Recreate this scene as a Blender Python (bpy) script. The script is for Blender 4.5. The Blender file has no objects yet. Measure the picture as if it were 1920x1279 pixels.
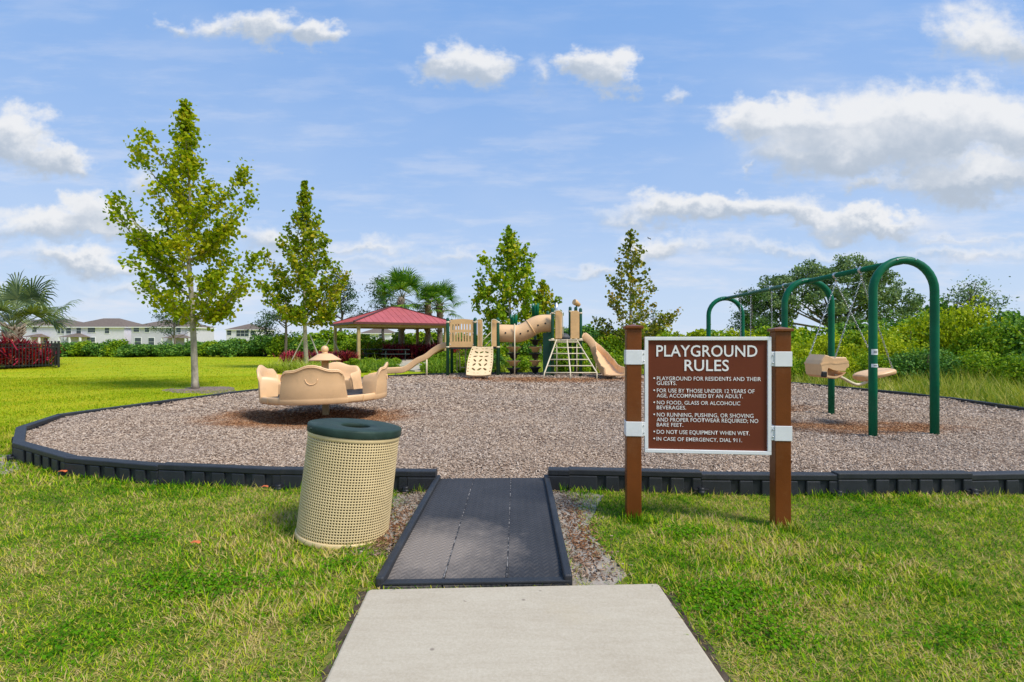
import bpy, bmesh, math, random
import numpy as np
from mathutils import Vector, Matrix

R = math.radians
PI = math.pi
rng = np.random.default_rng(7)
random.seed(7)
scene = bpy.context.scene
COL = scene.collection

# ------------------------------------------------------------------ camera
CAM_H = 1.38
F = 960.0            # focal length in photo pixels (photo is 1920 wide)
cam_d = bpy.data.cameras.new("camera")
cam = bpy.data.objects.new("camera", cam_d)
COL.objects.link(cam)
cam.location = (0, 0, CAM_H)
cam.rotation_euler = (R(90), 0, 0)
cam_d.sensor_width = 36
cam_d.lens = 18
cam_d.clip_start = 0.05
cam_d.clip_end = 2000
scene.camera = cam

# ------------------------------------------------------------------ light
SUN_EL, SUN_AZ = R(54), R(122)        # azimuth measured from +Y towards +X
sd = bpy.data.lights.new("sun", 'SUN')
sun = bpy.data.objects.new("sun", sd)
COL.objects.link(sun)
sd.energy = 2.4
sd.angle = R(18)
sd.color = (1.0, 0.955, 0.89)
sdir = Vector((math.cos(SUN_EL) * math.sin(SUN_AZ), math.cos(SUN_EL) * math.cos(SUN_AZ), math.sin(SUN_EL)))
sun.rotation_euler = sdir.to_track_quat('Z', 'Y').to_euler()

scene.view_settings.view_transform = 'Standard'
scene.view_settings.look = 'None'
scene.view_settings.gamma = 1
scene.view_settings.exposure = 0.84
scene.cycles.max_bounces = 6
scene.cycles.transparent_max_bounces = 6
scene.cycles.use_denoising = True

# ------------------------------------------------------------------ world: sky + clouds by direction
world = bpy.data.worlds.new("World")
scene.world = world
world.use_nodes = True
wt = world.node_tree
wn, wl = wt.nodes, wt.links
wn.clear()


def W(kind, **kw):
    n = wn.new(kind)
    for k, v in kw.items():
        setattr(n, k, v)
    return n


def wset(sock, v):
    if hasattr(v, 'is_output'):
        wl.new(v, sock)
    else:
        sock.default_value = v


def wmath(op, a, b=0.0, c=None, clamp=False):
    n = W('ShaderNodeMath', operation=op, use_clamp=clamp)
    wset(n.inputs[0], a)
    wset(n.inputs[1], b)
    if c is not None:
        wset(n.inputs[2], c)
    return n.outputs[0]


def wvec(op, a, b=None, c=None):
    n = W('ShaderNodeVectorMath', operation=op)
    wset(n.inputs[0], a)
    if b is not None:
        wset(n.inputs[1], b)
    if c is not None:
        wset(n.inputs[2], c)
    return n


def wmix(f, a, b):
    n = W('ShaderNodeMix', data_type='RGBA')
    wset(n.inputs[0], f)
    wset(n.inputs[6], a)
    wset(n.inputs[7], b)
    return n.outputs[2]


def wsmooth(x, lo, hi):
    n = W('ShaderNodeMapRange', interpolation_type='SMOOTHSTEP')
    wset(n.inputs[0], x)
    n.inputs[1].default_value = lo
    n.inputs[2].default_value = hi
    return n.outputs[0]


sky = W('ShaderNodeTexSky', sky_type='NISHITA', sun_disc=False)
sky.sun_elevation = SUN_EL
sky.sun_rotation = SUN_AZ
sky.air_density = 1.0
sky.dust_density = 1.2
sky.ozone_density = 1.2
tc = W('ShaderNodeTexCoord')
sx = W('ShaderNodeSeparateXYZ')
wl.new(tc.outputs['Generated'], sx.inputs[0])
yy = wmath('MAXIMUM', wmath('ABSOLUTE', sx.outputs[1]), 0.12)
cu = wmath('DIVIDE', sx.outputs[0], yy)
cv = wmath('DIVIDE', sx.outputs[2], yy)
cx = W('ShaderNodeCombineXYZ')
wl.new(cu, cx.inputs[0])
wl.new(cv, cx.inputs[1])
uv = cx.outputs[0]


def wnoise(scale, detail, rough=0.55, vec=None, stretch=(1, 1, 1)):
    m = W('ShaderNodeMapping')
    m.inputs['Scale'].default_value = stretch
    wl.new(vec or uv, m.inputs[0])
    n = W('ShaderNodeTexNoise', noise_dimensions='3D')
    n.inputs['Scale'].default_value = scale
    n.inputs['Detail'].default_value = detail
    n.inputs['Roughness'].default_value = rough
    wl.new(m.outputs[0], n.inputs['Vector'])
    return n


nA = wnoise(7.0, 5.0, 0.6, stretch=(1, 1.5, 1))
nB = wnoise(24.0, 4.0, 0.6)
offA = wvec('MULTIPLY_ADD', nA.outputs['Color'], (0.26, 0.14, 0), (-0.13, -0.07, 0)).outputs[0]
offB = wvec('MULTIPLY_ADD', nB.outputs['Color'], (0.06, 0.05, 0), (-0.03, -0.025, 0)).outputs[0]
uvw = wvec('ADD', wvec('ADD', uv, offA).outputs[0], offB).outputs[0]

# photo-independent cloud list: direction (tan azimuth, tan elevation), half sizes, thickness
# given as pixel centre / half size of an 18 mm view for convenience
CLOUDS = [
    (1660, 250, 270, 80, 1.0), (1470, 225, 120, 48, 1.0), (1790, 215, 170, 66, 1.0),
    (1600, 295, 210, 48, .9), (1800, 340, 190, 44, .9), (1900, 260, 120, 66, .9),
    (1845, 66, 96, 60, .75), (1900, 100, 66, 46, .7),
    (1345, 392, 215, 33, .9), (1480, 400, 150, 22, .8), (1620, 416, 150, 26, .8),
    (875, 122, 75, 44, .9), (1130, 138, 64, 42, .95), (1015, 140, 45, 30, .35), (780, 140, 45, 18, .2),
    (600, 74, 62, 30, .9), (500, 62, 70, 34, .75), (420, 58, 70, 28, .55), (335, 45, 40, 24, .5),
    (1278, 168, 30, 26, .35), (1240, 460, 95, 30, .6), (1100, 516, 90, 18, .4),
    (30, 255, 90, 55, 1.0), (95, 300, 75, 34, .9), (165, 385, 60, 32, .8),
    (130, 418, 180, 34, .8), (60, 440, 130, 28, .6), (170, 490, 150, 28, .65), (520, 440, 110, 30, .55), (250, 540, 160, 20, .35),
    (700, 462, 110, 22, .4), (840, 478, 100, 20, .35), (760, 495, 170, 22, .3),
    (260, 330, 60, 34, .4), (1500, 470, 300, 20, .35), (1800, 470, 250, 22, .35), (1000, 300, 60, 10, .12),
    (1620, 350, 50, 14, .6), (1400, 322, 26, 12, .35), (1800, 440, 220, 14, .3),
]
D = None
SM = None
SV = None
for (px, py, a, b, k) in CLOUDS:
    u0, v0 = (px - 960) / F, (639.5 - py) / F
    a *= 1.25
    b *= 1.28
    e = wvec('MULTIPLY_ADD', uvw, (F / a, F / b, 0), (-u0 * F / a, -v0 * F / b, 0)).outputs[0]
    ln = W('ShaderNodeVectorMath', operation='LENGTH')
    wl.new(e, ln.inputs[0])
    m = wmath('MULTIPLY_ADD', ln.outputs['Value'], -k, k)
    m = wmath('MAXIMUM', m, 0.0)
    sp = W('ShaderNodeSeparateXYZ')
    wl.new(e, sp.inputs[0])
    D = m if D is None else wmath('MAXIMUM', D, m)
    SM = m if SM is None else wmath('ADD', SM, m)
    SV = wmath('MULTIPLY', m, sp.outputs[1]) if SV is None else wmath('MULTIPLY_ADD', m, sp.outputs[1], SV)
shade = wmath('DIVIDE', SV, wmath('ADD', SM, 0.001))
nC = wnoise(9.0, 4.0, 0.6)
shade = wmath('ADD', shade, wmath('MULTIPLY_ADD', nC.outputs['Fac'], 0.9, -0.45))
cover = wsmooth(D, 0.03, 0.50)
lit = wsmooth(shade, -0.5, 0.3)
thick = wsmooth(D, 0.15, 0.6)
cloudcol = wmix(lit, (4.6, 5.4, 6.6, 1), (8.1, 8.2, 8.4, 1))
cloudcol = wmix(wmath('MULTIPLY', wmath('SUBTRACT', 1.0, lit), wmath('MULTIPLY', thick, .6)), cloudcol, (4.2, 4.8, 5.6, 1))
# pale haze low down, and thin veil of high cloud
el = sx.outputs[2]
hz = wmath('POWER', wmath('SUBTRACT', 1.0, wmath('MINIMUM', wmath('MAXIMUM', el, 0.0), 1.0)), 3.0)
skyc = W('ShaderNodeMix', data_type='RGBA', blend_type='MULTIPLY')
skyc.inputs[0].default_value = 1.0
wl.new(sky.outputs[0], skyc.inputs[6])
skyc.inputs[7].default_value = (0.95, 1.0, 1.06, 1)
SKYTINT = skyc
base = wmix(0.7, skyc.outputs[2], (2.1, 4.5, 9.3, 1))
base = wmix(wmath('MULTIPLY', hz, 0.85), base, (6.5, 7.5, 8.7, 1))
veil = wmath('MULTIPLY', wsmooth(wnoise(2.6, 3, .5, stretch=(1, 2.4, 1)).outputs['Fac'], 0.42, 0.8), 0.13)
base = wmix(veil, base, (7.2, 7.7, 8.5, 1))
lowband = wmath('MULTIPLY', wmath('MULTIPLY', wsmooth(wnoise(4.0, 5, .62, stretch=(1, 5, 1)).outputs['Fac'], 0.45, 0.7), hz), 0.85)
base = wmix(lowband, base, (7.4, 7.6, 8.3, 1))
final = wmix(wmath('MULTIPLY', cover, 0.96), base, cloudcol)
bg = W('ShaderNodeBackground')
bg.inputs['Strength'].default_value = 0.06
wl.new(final, bg.inputs['Color'])
wo = W('ShaderNodeOutputWorld')
wl.new(bg.outputs[0], wo.inputs[0])
world.cycles.sampling_method = 'MANUAL'
world.cycles.sample_map_resolution = 512

# ------------------------------------------------------------------ helpers
ORG = {}


def P(px, py, Y):
    return Vector(((px - 960) / F * Y, Y, CAM_H - (py - 639.5) / F * Y))


def tag(o, label=None, cat=None, group=None, kind=None):
    if label:
        o['label'] = label
    if cat:
        o['category'] = cat
    if group:
        o['group'] = group
    if kind:
        o['kind'] = kind
    return o


def thing(name, label, cat, loc=(0, 0, 0), rot=(0, 0, 0), group=None):
    o = bpy.data.objects.new(name, None)
    COL.objects.link(o)
    o.empty_display_size = 0.1
    o.location = loc
    o.rotation_euler = rot
    tag(o, label, cat, group)
    ORG[o.name] = Vector(loc)
    return o


def link_mesh(name, me, mat, parent=None, smooth=False):
    o = bpy.data.objects.new(name, me)
    COL.objects.link(o)
    if mat and not me.materials:
        me.materials.append(mat)
    if parent is not None:
        o.parent = parent
        ORG[o.name] = ORG[parent.name]
    if smooth:
        me.polygons.foreach_set('use_smooth', [True] * len(me.polygons))
    return o


def dup(root, loc, rotz=None, label=None, group=None, scale=None, cat=None):
    r = root.copy()
    COL.objects.link(r)
    r.location = loc
    if rotz is not None:
        r.rotation_euler = (0, 0, rotz)
    if scale is not None:
        r.scale = scale
    if label:
        r['label'] = label
    if group:
        r['group'] = group
    if cat:
        r['category'] = cat
    for ch in list(root.children):
        c = ch.copy()
        COL.objects.link(c)
        c.parent = r
        for g in list(ch.children):
            d = g.copy()
            COL.objects.link(d)
            d.parent = c
    return r


class MB:
    def __init__(self):
        self.v = []
        self.f = []
        self.sm = []

    def add(self, vs, fs, smooth=False):
        b = len(self.v)
        self.v += [tuple(v) for v in vs]
        self.f += [tuple(i + b for i in f) for f in fs]
        self.sm += [smooth] * len(fs)
        return self

    def box(self, c, s, rz=0.0, M=None):
        hx, hy, hz = s[0] / 2, s[1] / 2, s[2] / 2
        vs = [Vector((x, y, z)) for z in (-hz, hz) for y in (-hy, hy) for x in (-hx, hx)]
        if M is None:
            M = Matrix.Translation(c) @ Matrix.Rotation(rz, 4, 'Z')
        vs = [M @ v for v in vs]
        fs = [(0, 2, 3, 1), (4, 5, 7, 6), (0, 1, 5, 4), (2, 6, 7, 3), (0, 4, 6, 2), (1, 3, 7, 5)]
        return self.add(vs, fs)

    def bar(self, a, b, w, h, up=(0, 0, 1)):
        a, b = Vector(a), Vector(b)
        d = (b - a)
        L = d.length
        d.normalize()
        s = d.cross(Vector(up))
        if s.length < 1e-5:
            s = d.cross(Vector((0, 1, 0)))
        s.normalize()
        u = s.cross(d)
        M = Matrix((s, d, u)).transposed().to_4x4()
        M.translation = (a + b) / 2
        return self.box((0, 0, 0), (w, L, h), M=M)

    def tube(self, pts, r, n=10, caps=True, smooth=True):
        pts = [Vector(p) for p in pts]
        if not hasattr(r, '__len__'):
            r = [r] * len(pts)
        vs, fs = [], []
        prev = None
        for i, p in enumerate(pts):
            if i == 0:
                t = pts[1] - pts[0]
            elif i == len(pts) - 1:
                t = pts[-1] - pts[-2]
            else:
                t = (pts[i + 1] - p).normalized() + (p - pts[i - 1]).normalized()
            t.normalize()
            if prev is None:
                ref = Vector((0, 0, 1)) if abs(t.z) < .9 else Vector((1, 0, 0))
                s = t.cross(ref).normalized()
            else:
                s = prev - t * prev.dot(t)
                s.normalize()
            prev = s
            u = t.cross(s)
            for k in range(n):
                a = 2 * PI * k / n
                vs.append(p + (s * math.cos(a) + u * math.sin(a)) * r[i])
        for i in range(len(pts) - 1):
            for k in range(n):
                k2 = (k + 1) % n
                fs.append((i * n + k, i * n + k2, (i + 1) * n + k2, (i + 1) * n + k))
        self.add(vs, fs, smooth)
        if caps:
            b = len(self.v) - len(vs)
            self.f.append(tuple(b + k for k in reversed(range(n))))
            self.f.append(tuple(b + (len(pts) - 1) * n + k for k in range(n)))
            self.sm += [False, False]
        return self

    def lathe(self, prof, c=(0, 0, 0), n=24, smooth=True, caps=True):
        vs, fs = [], []
        for (r, z) in prof:
            for k in range(n):
                a = 2 * PI * k / n
                vs.append((c[0] + r * math.cos(a), c[1] + r * math.sin(a), c[2] + z))
        for i in range(len(prof) - 1):
            for k in range(n):
                k2 = (k + 1) % n
                fs.append((i * n + k, i * n + k2, (i + 1) * n + k2, (i + 1) * n + k))
        self.add(vs, fs, smooth)
        if caps:
            b = len(self.v) - len(vs)
            if prof[0][0] > 1e-4:
                self.f.append(tuple(b + k for k in reversed(range(n))))
                self.sm.append(False)
            if prof[-1][0] > 1e-4:
                self.f.append(tuple(b + (len(prof) - 1) * n + k for k in range(n)))
                self.sm.append(False)
        return self

    def sphere(self, c, r, n=16, sc=(1, 1, 1)):
        prof = [(max(r * math.sin(PI * i / 10), 1e-5), -r * math.cos(PI * i / 10)) for i in range(11)]
        b = len(self.v)
        self.lathe(prof, (0, 0, 0), n, True, False)
        for i in range(b, len(self.v)):
            v = self.v[i]
            self.v[i] = (c[0] + v[0] * sc[0], c[1] + v[1] * sc[1], c[2] + v[2] * sc[2])
        return self

    def prism(self, outline, M, t):
        """outline: list of (x,z); extruded along local y by t (0..t)."""
        n = len(outline)
        vs = [M @ Vector((x, 0, z)) for x, z in outline] + [M @ Vector((x, t, z)) for x, z in outline]
        fs = [tuple(range(n)), tuple(reversed(range(n, 2 * n)))]
        for i in range(n):
            j = (i + 1) % n
            fs.append((i, i + n, j + n, j))
        return self.add(vs, fs)

    def build(self, name, mat, parent=None, bevel=0.0, smooth=None, local=False, seg=2):
        me = bpy.data.meshes.new(name)
        off = Vector((0, 0, 0))
        if parent is not None and not local:
            off = ORG[parent.name]
        me.from_pydata([(v[0] - off.x, v[1] - off.y, v[2] - off.z) for v in self.v], [], self.f)
        me.polygons.foreach_set('use_smooth', self.sm if smooth is None else [smooth] * len(self.f))
        bm = bmesh.new()
        bm.from_mesh(me)
        bmesh.ops.recalc_face_normals(bm, faces=bm.faces)
        bm.to_mesh(me)
        bm.free()
        me.update()
        o = link_mesh(name, me, mat, parent)
        if bevel:
            m = o.modifiers.new("bevel", 'BEVEL')
            m.width = bevel
            m.segments = seg
            m.limit_method = 'ANGLE'
            m.angle_limit = R(40)
        return o


def np_mesh(name, V, sizes, idx, attrs=None, smooth=False):
    """V (n,3); sizes: face sizes; idx: flat loop vertex indices."""
    me = bpy.data.meshes.new(name)
    me.vertices.add(len(V))
    me.vertices.foreach_set('co', np.ascontiguousarray(V, dtype=np.float32).ravel())
    me.loops.add(len(idx))
    me.loops.foreach_set('vertex_index', np.ascontiguousarray(idx, dtype=np.int32))
    me.polygons.add(len(sizes))
    st = np.zeros(len(sizes), dtype=np.int32)
    st[1:] = np.cumsum(sizes)[:-1]
    me.polygons.foreach_set('loop_start', st)
    if smooth:
        me.polygons.foreach_set('use_smooth', np.ones(len(sizes), dtype=bool))
    for k, a in (attrs or {}).items():
        at = me.attributes.new(k, 'FLOAT', 'POINT')
        at.data.foreach_set('value', np.ascontiguousarray(a, dtype=np.float32))
    me.update(calc_edges=True)
    return me


def curve_pts(pts, n=8):
    """Catmull-Rom through points."""
    pts = [Vector(p) for p in pts]
    out = []
    for i in range(len(pts) - 1):
        p0 = pts[max(i - 1, 0)]
        p1, p2 = pts[i], pts[i + 1]
        p3 = pts[min(i + 2, len(pts) - 1)]
        for k in range(n):
            t = k / n
            out.append(0.5 * ((2 * p1) + (p2 - p0) * t + (2 * p0 - 5 * p1 + 4 * p2 - p3) * t * t + (3 * p1 - p0 - 3 * p2 + p3) * t ** 3))
    out.append(pts[-1])
    return out


# ------------------------------------------------------------------ materials
def new_mat(name):
    m = bpy.data.materials.new(name)
    m.use_nodes = True
    nt = m.node_tree
    b = nt.nodes['Principled BSDF']
    return m, nt, b


def N(nt, kind, **kw):
    n = nt.nodes.new(kind)
    for k, v in kw.items():
        setattr(n, k, v)
    return n


def ramp(nt, fac, stops):
    r = N(nt, 'ShaderNodeValToRGB')
    e = r.color_ramp.elements
    while len(e) < len(stops):
        e.new(0.5)
    for i, (p, c) in enumerate(stops):
        e[i].position = p
        e[i].color = (*c, 1)
    nt.links.new(fac, r.inputs[0])
    return r.outputs[0]


def noise(nt, scale, detail=4, rough=.55, vec=None, stretch=None):
    n = N(nt, 'ShaderNodeTexNoise')
    n.inputs['Scale'].default_value = scale
    n.inputs['Detail'].default_value = detail
    n.inputs['Roughness'].default_value = rough
    if vec is None:
        tcn = N(nt, 'ShaderNodeTexCoord')
        vec = tcn.outputs['Object']
    if stretch:
        mp = N(nt, 'ShaderNodeMapping')
        mp.inputs['Scale'].default_value = stretch
        nt.links.new(vec, mp.inputs[0])
        vec = mp.outputs[0]
    nt.links.new(vec, n.inputs['Vector'])
    return n


def mixc(nt, f, a, b, blend='MIX'):
    n = N(nt, 'ShaderNodeMix', data_type='RGBA', blend_type=blend)
    for s, v in ((n.inputs[0], f), (n.inputs[6], a), (n.inputs[7], b)):
        if hasattr(v, 'is_output'):
            nt.links.new(v, s)
        elif isinstance(v, tuple):
            s.default_value = (*v[:3], 1)
        else:
            s.default_value = v
    return n.outputs[2]


def nmath(nt, op, a, b=0.0, clamp=False):
    n = N(nt, 'ShaderNodeMath', operation=op, use_clamp=clamp)
    for s, v in ((n.inputs[0], a), (n.inputs[1], b)):
        if hasattr(v, 'is_output'):
            nt.links.new(v, s)
        else:
            s.default_value = v
    return n.outputs[0]


def mat(name, col, rough=.5, var=.12, scale=6, bump=0.0, bscale=60, metal=0.0, dirt=None, dirt_amt=.4, stretch=None, spec=.5):
    m, nt, b = new_mat(name)
    n1 = noise(nt, scale, 5, .6, stretch=stretch)
    lo = tuple(c * (1 - var) for c in col)
    hi = tuple(min(1, c * (1 + var)) for c in col)
    c = ramp(nt, n1.outputs['Fac'], [(.3, lo), (.7, hi)])
    if dirt:
        n2 = noise(nt, scale * .6, 8, .7)
        f = N(nt, 'ShaderNodeMapRange')
        f.inputs[1].default_value = .52
        f.inputs[2].default_value = .75
        f.inputs[4].default_value = dirt_amt
        nt.links.new(n2.outputs['Fac'], f.inputs[0])
        c = mixc(nt, f.outputs[0], c, dirt)
    nt.links.new(c, b.inputs['Base Color'])
    rr = N(nt, 'ShaderNodeMapRange')
    rr.inputs[3].default_value = max(.02, rough - .08)
    rr.inputs[4].default_value = min(1, rough + .1)
    nt.links.new(n1.outputs['Fac'], rr.inputs[0])
    nt.links.new(rr.outputs[0], b.inputs['Roughness'])
    b.inputs['Metallic'].default_value = metal
    b.inputs['Specular IOR Level'].default_value = spec
    if bump:
        n3 = noise(nt, bscale, 4, .6, stretch=stretch)
        bp = N(nt, 'ShaderNodeBump')
        bp.inputs['Strength'].default_value = bump
        bp.inputs['Distance'].default_value = .01
        nt.links.new(n3.outputs['Fac'], bp.inputs['Height'])
        nt.links.new(bp.outputs[0], b.inputs['Normal'])
    return m


def leaf_mat(name, stops, trans=.35, rough=.6, patch=.35, pscale=1.2, spec=.12):
    """stops: colours picked by each leaf's own random number shifted by a slow noise."""
    m, nt, b = new_mat(name)
    at = N(nt, 'ShaderNodeAttribute', attribute_name='rnd')
    n1 = noise(nt, pscale, 3, .6)
    f = nmath(nt, 'MULTIPLY', nmath(nt, 'SUBTRACT', n1.outputs['Fac'], .5), patch * 3)
    f = nmath(nt, 'ADD', at.outputs['Fac'], f, True)
    c = ramp(nt, f, stops)
    nt.links.new(c, b.inputs['Base Color'])
    b.inputs['Roughness'].default_value = rough
    b.inputs['Specular IOR Level'].default_value = spec
    tr = N(nt, 'ShaderNodeBsdfTranslucent')
    nt.links.new(mixc(nt, 1.0, c, (1.15, 1.25, .6), 'MULTIPLY'), tr.inputs['Color'])
    mx = N(nt, 'ShaderNodeMixShader')
    mx.inputs[0].default_value = trans
    out = nt.nodes['Material Output']
    nt.links.new(b.outputs[0], mx.inputs[1])
    nt.links.new(tr.outputs[0], mx.inputs[2])
    nt.links.new(mx.outputs[0], out.inputs[0])
    return m


TAN = mat('tan_plastic', (.76, .47, .235), .42, .06, 3, .08, 140, dirt=(.40, .25, .13), dirt_amt=.45)
TAN_D = mat('tan_panel_plastic', (.74, .45, .19), .45, .08, 3, .05, 120, dirt=(.38, .22, .11), dirt_amt=.5)
TAN_PALE = mat('pale_tan_plastic', (.78, .58, .32), .5, .08, 4, .05, 120, dirt=(.45, .3, .16), dirt_amt=.4)
GREEN = mat('green_powder_coat', (.001, .115, .052), .38, .2, 4, .03, 200, dirt=(.06, .14, .09), dirt_amt=.4, spec=.2)
GREEN_D = mat('dark_green_coat', (.006, .075, .035), .4, .15, 5, .03, 200)
CREAM = mat('cream_coated_steel', (.66, .55, .36), .4, .1, 8, .03, 200)
STEEL = mat('galvanised_steel', (.55, .56, .57), .35, .15, 40, .05, 200, metal=.9)
BLACKP = mat('black_border_plastic', (.018, .020, .024), .55, .25, 7, .25, 180, dirt=(.09, .08, .07), dirt_amt=.35)
BLACK = mat('black_paint', (.012, .012, .013), .45, .2, 10)
DARKGREY = mat('dark_grey_deck', (.06, .06, .062), .6, .3, 20, .2, 120)
BROWN_POST = mat('brown_painted_post', (.165, .045, .008), .38, .18, 3, .12, 90, dirt=(.26, .12, .05), dirt_amt=.5, spec=.25)
BROWN_SIGN = mat('brown_sign_face', (.150, .038, .017), .55, .06, 5, spec=.15)
WHITE = mat('white_metal', (.80, .79, .77), .4, .04, 6, .03, 100, dirt=(.5, .47, .42), dirt_amt=.3)
LETTER = mat('white_lettering', (.86, .83, .78), .5, .03, 10)
STICKER = mat('white_sticker', (.8, .8, .78), .5, .05, 30)
STICKER_G = mat('grey_sticker_print', (.25, .26, .27), .5, .2, 60)
BEIGE = mat('beige_steel_mesh', (.70, .53, .27), .45, .08, 5, .06, 160, dirt=(.35, .26, .13), dirt_amt=.35)
LINER = mat('dark_bin_liner', (.008, .005, .003), .8, .4, 6, spec=.1)
LID = mat('dark_green_lid', (.023, .043, .032), .5, .3, 6, .15, 90, dirt=(.09, .12, .11), dirt_amt=.6, spec=.15)
WOODBEAM = mat('tan_painted_post', (.42, .31, .13), .55, .12, 5)
ROOF_RED = mat('red_metal_roof', (.43, .095, .092), .5, .12, 1.2, .0)
ROOF_EDGE = mat('dark_roof_trim', (.10, .03, .025), .5, .2, 5)
STUCCO = mat('white_stucco', (.68, .64, .69), .85, .05, 1.5, .3, 40)
STUCCO_G = mat('pale_grey_stucco', (.56, .53, .58), .85, .05, 1.5, .3, 40)
SHINGLE = mat('brown_shingle_roof', (.15, .112, .085), .9, .25, 3, .4, 20)
PANE = mat('window_glass', (.05, .065, .08), .12, .4, 1)
TRUNK_M = mat('pale_sycamore_bark', (.36, .31, .23), .85, .5, 7, .8, 30, stretch=(1, 1, .3), dirt=(.13, .10, .07), dirt_amt=.9)
BARK = mat('grey_brown_bark', (.15, .12, .09), .9, .4, 6, .8, 25, stretch=(1, 1, .3))
PALMBARK = mat('palm_bark', (.27, .21, .15), .9, .45, 9, .8, 22)
STAKE = mat('weathered_stake_wood', (.40, .36, .29), .85, .2, 8, .3, 40)
ORANGE_LEAF = mat('orange_dead_leaf', (.52, .12, .03), .7, .3, 30)

# ------------------------------------------------------------------ layout of the mulch bed
BORDER = [(.345, 4.81), (.53, 4.785), (1.724, 4.70), (2.93, 4.645), (4.12, 4.635), (5.32, 4.72), (6.5, 5.0), (7.55, 5.55),
          (8.45, 6.35), (9.0, 7.42), (9.22, 8.6), (9.34, 9.8), (9.36, 11.0), (9.18, 12.2), (8.84, 13.35), (8.42, 14.5),
          (7.85, 15.6), (7.1, 16.6), (6.25, 17.5), (5.25, 18.3), (4.15, 18.95), (3.0, 19.4), (1.8, 19.65), (.6, 19.7),
          (-.6, 19.65), (-1.8, 19.45), (-2.95, 19.05), (-3.95, 18.4), (-4.75, 17.5), (-5.35, 16.4), (-5.8, 15.3), (-6.15, 14.2),
          (-6.42, 13.05), (-6.72, 11.9), (-7.0, 10.75), (-7.26, 9.6), (-7.46, 8.42), (-6.9, 7.2), (-5.88, 6.1), (-4.63, 5.37), (-3.44, 5.03),
          (-2.17, 4.86), (-.965, 4.79), (-.715, 4.785)]
poly = np.array(BORDER)


def inside(xy, pl):
    x, y = xy[:, 0], xy[:, 1]
    c = np.zeros(len(xy), bool)
    n = len(pl)
    for i in range(n):
        x1, y1 = pl[i]
        x2, y2 = pl[(i + 1) % n]
        cond = ((y1 > y) != (y2 > y))
        xi = (x2 - x1) * (y - y1) / ((y2 - y1) if y2 != y1 else 1e-9) + x1
        c ^= cond & (x < xi)
    return c


SLAB = np.array([(-.797, 2.84), (.835, 2.91), (1.04, -2.5), (-.52, -2.5)])
RAMPQ = np.array([(-.76, 2.86), (.335, 2.90), (.345, 4.86), (-.715, 4.83)])

MG = Vector((-3.22, 8.86, 0))        # merry-go-round post
GL = (5.15, 7.95)                    # glider swing


def mulch_z(x, y):
    z = .118 + .018 * np.sin(x * 1.7 + y * .6) * np.cos(y * 1.3 - x * .4) + .01 * np.sin(3.1 * x + 1.0) * np.sin(2.7 * y)
    # slope down to the ramp opening
    d = np.sqrt(((x + .18) / .75) ** 2 + ((y - 4.7) / .55) ** 2)
    z -= .08 * np.exp(-d ** 3)
    # worn hollows
    r = np.hypot((x - MG.x), (y - MG.y) * 1.1)
    z -= .06 * np.exp(-((r - .75) / .6) ** 2)
    r = np.hypot((x - 5.15) / 1.4, (y - 7.9) / .7)
    z -= .05 * np.exp(-r ** 2)
    r = np.hypot((x - 4.6) / .8, (y - 9.6) / .5)
    z -= .05 * np.exp(-r ** 2)
    return z


# ------------------------------------------------------------------ ground
def m_ground():
    m, nt, b = new_mat('lawn_soil')
    geo = N(nt, 'ShaderNodeNewGeometry')
    v = geo.outputs['Position']
    n1 = noise(nt, .55, 4, .6, v)
    n2 = noise(nt, 5, 5, .65, v)
    n3 = noise(nt, 45, 4, .7, v)
    f = nmath(nt, 'ADD', nmath(nt, 'MULTIPLY', n1.outputs['Fac'], .55), nmath(nt, 'ADD', nmath(nt, 'MULTIPLY', n2.outputs['Fac'], .3), nmath(nt, 'MULTIPLY', n3.outputs['Fac'], .3)))
    near = ramp(nt, f, [(.35, (.07, .12, .014)), (.5, (.12, .15, .02)), (.62, (.22, .19, .05)), (.75, (.30, .22, .10))])
    far = ramp(nt, f, [(.3, (.17, .27, .003)), (.5, (.28, .355, .004)), (.7, (.42, .39, .015))])
    ln = N(nt, 'ShaderNodeVectorMath', operation='LENGTH')
    nt.links.new(v, ln.inputs[0])
    mr = N(nt, 'ShaderNodeMapRange')
    mr.inputs[1].default_value = 6
    mr.inputs[2].default_value = 14
    nt.links.new(ln.outputs['Value'], mr.inputs[0])
    nt.links.new(mixc(nt, mr.outputs[0], near, far), b.inputs['Base Color'])
    b.inputs['Roughness'].default_value = .95
    b.inputs['Specular IOR Level'].default_value = .1
    bp = N(nt, 'ShaderNodeBump')
    bp.inputs['Strength'].default_value = .6
    bp.inputs['Distance'].default_value = .02
    nt.links.new(n3.outputs['Fac'], bp.inputs['Height'])
    nt.links.new(bp.outputs[0], b.inputs['Normal'])
    return m


def ground_z(x, y):
    r = np.hypot(x, y)
    k = np.clip((r - 4) / 10, 0, 1)
    return -.012 + k * (.05 * np.sin(x * .21 + .5) * np.sin(y * .17 + 1.1) - .03) + .012 * np.sin(2.1 * x + .3) * np.sin(1.7 * y + .7) * np.clip((r - 2.2) / 2, 0, 1)


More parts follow.
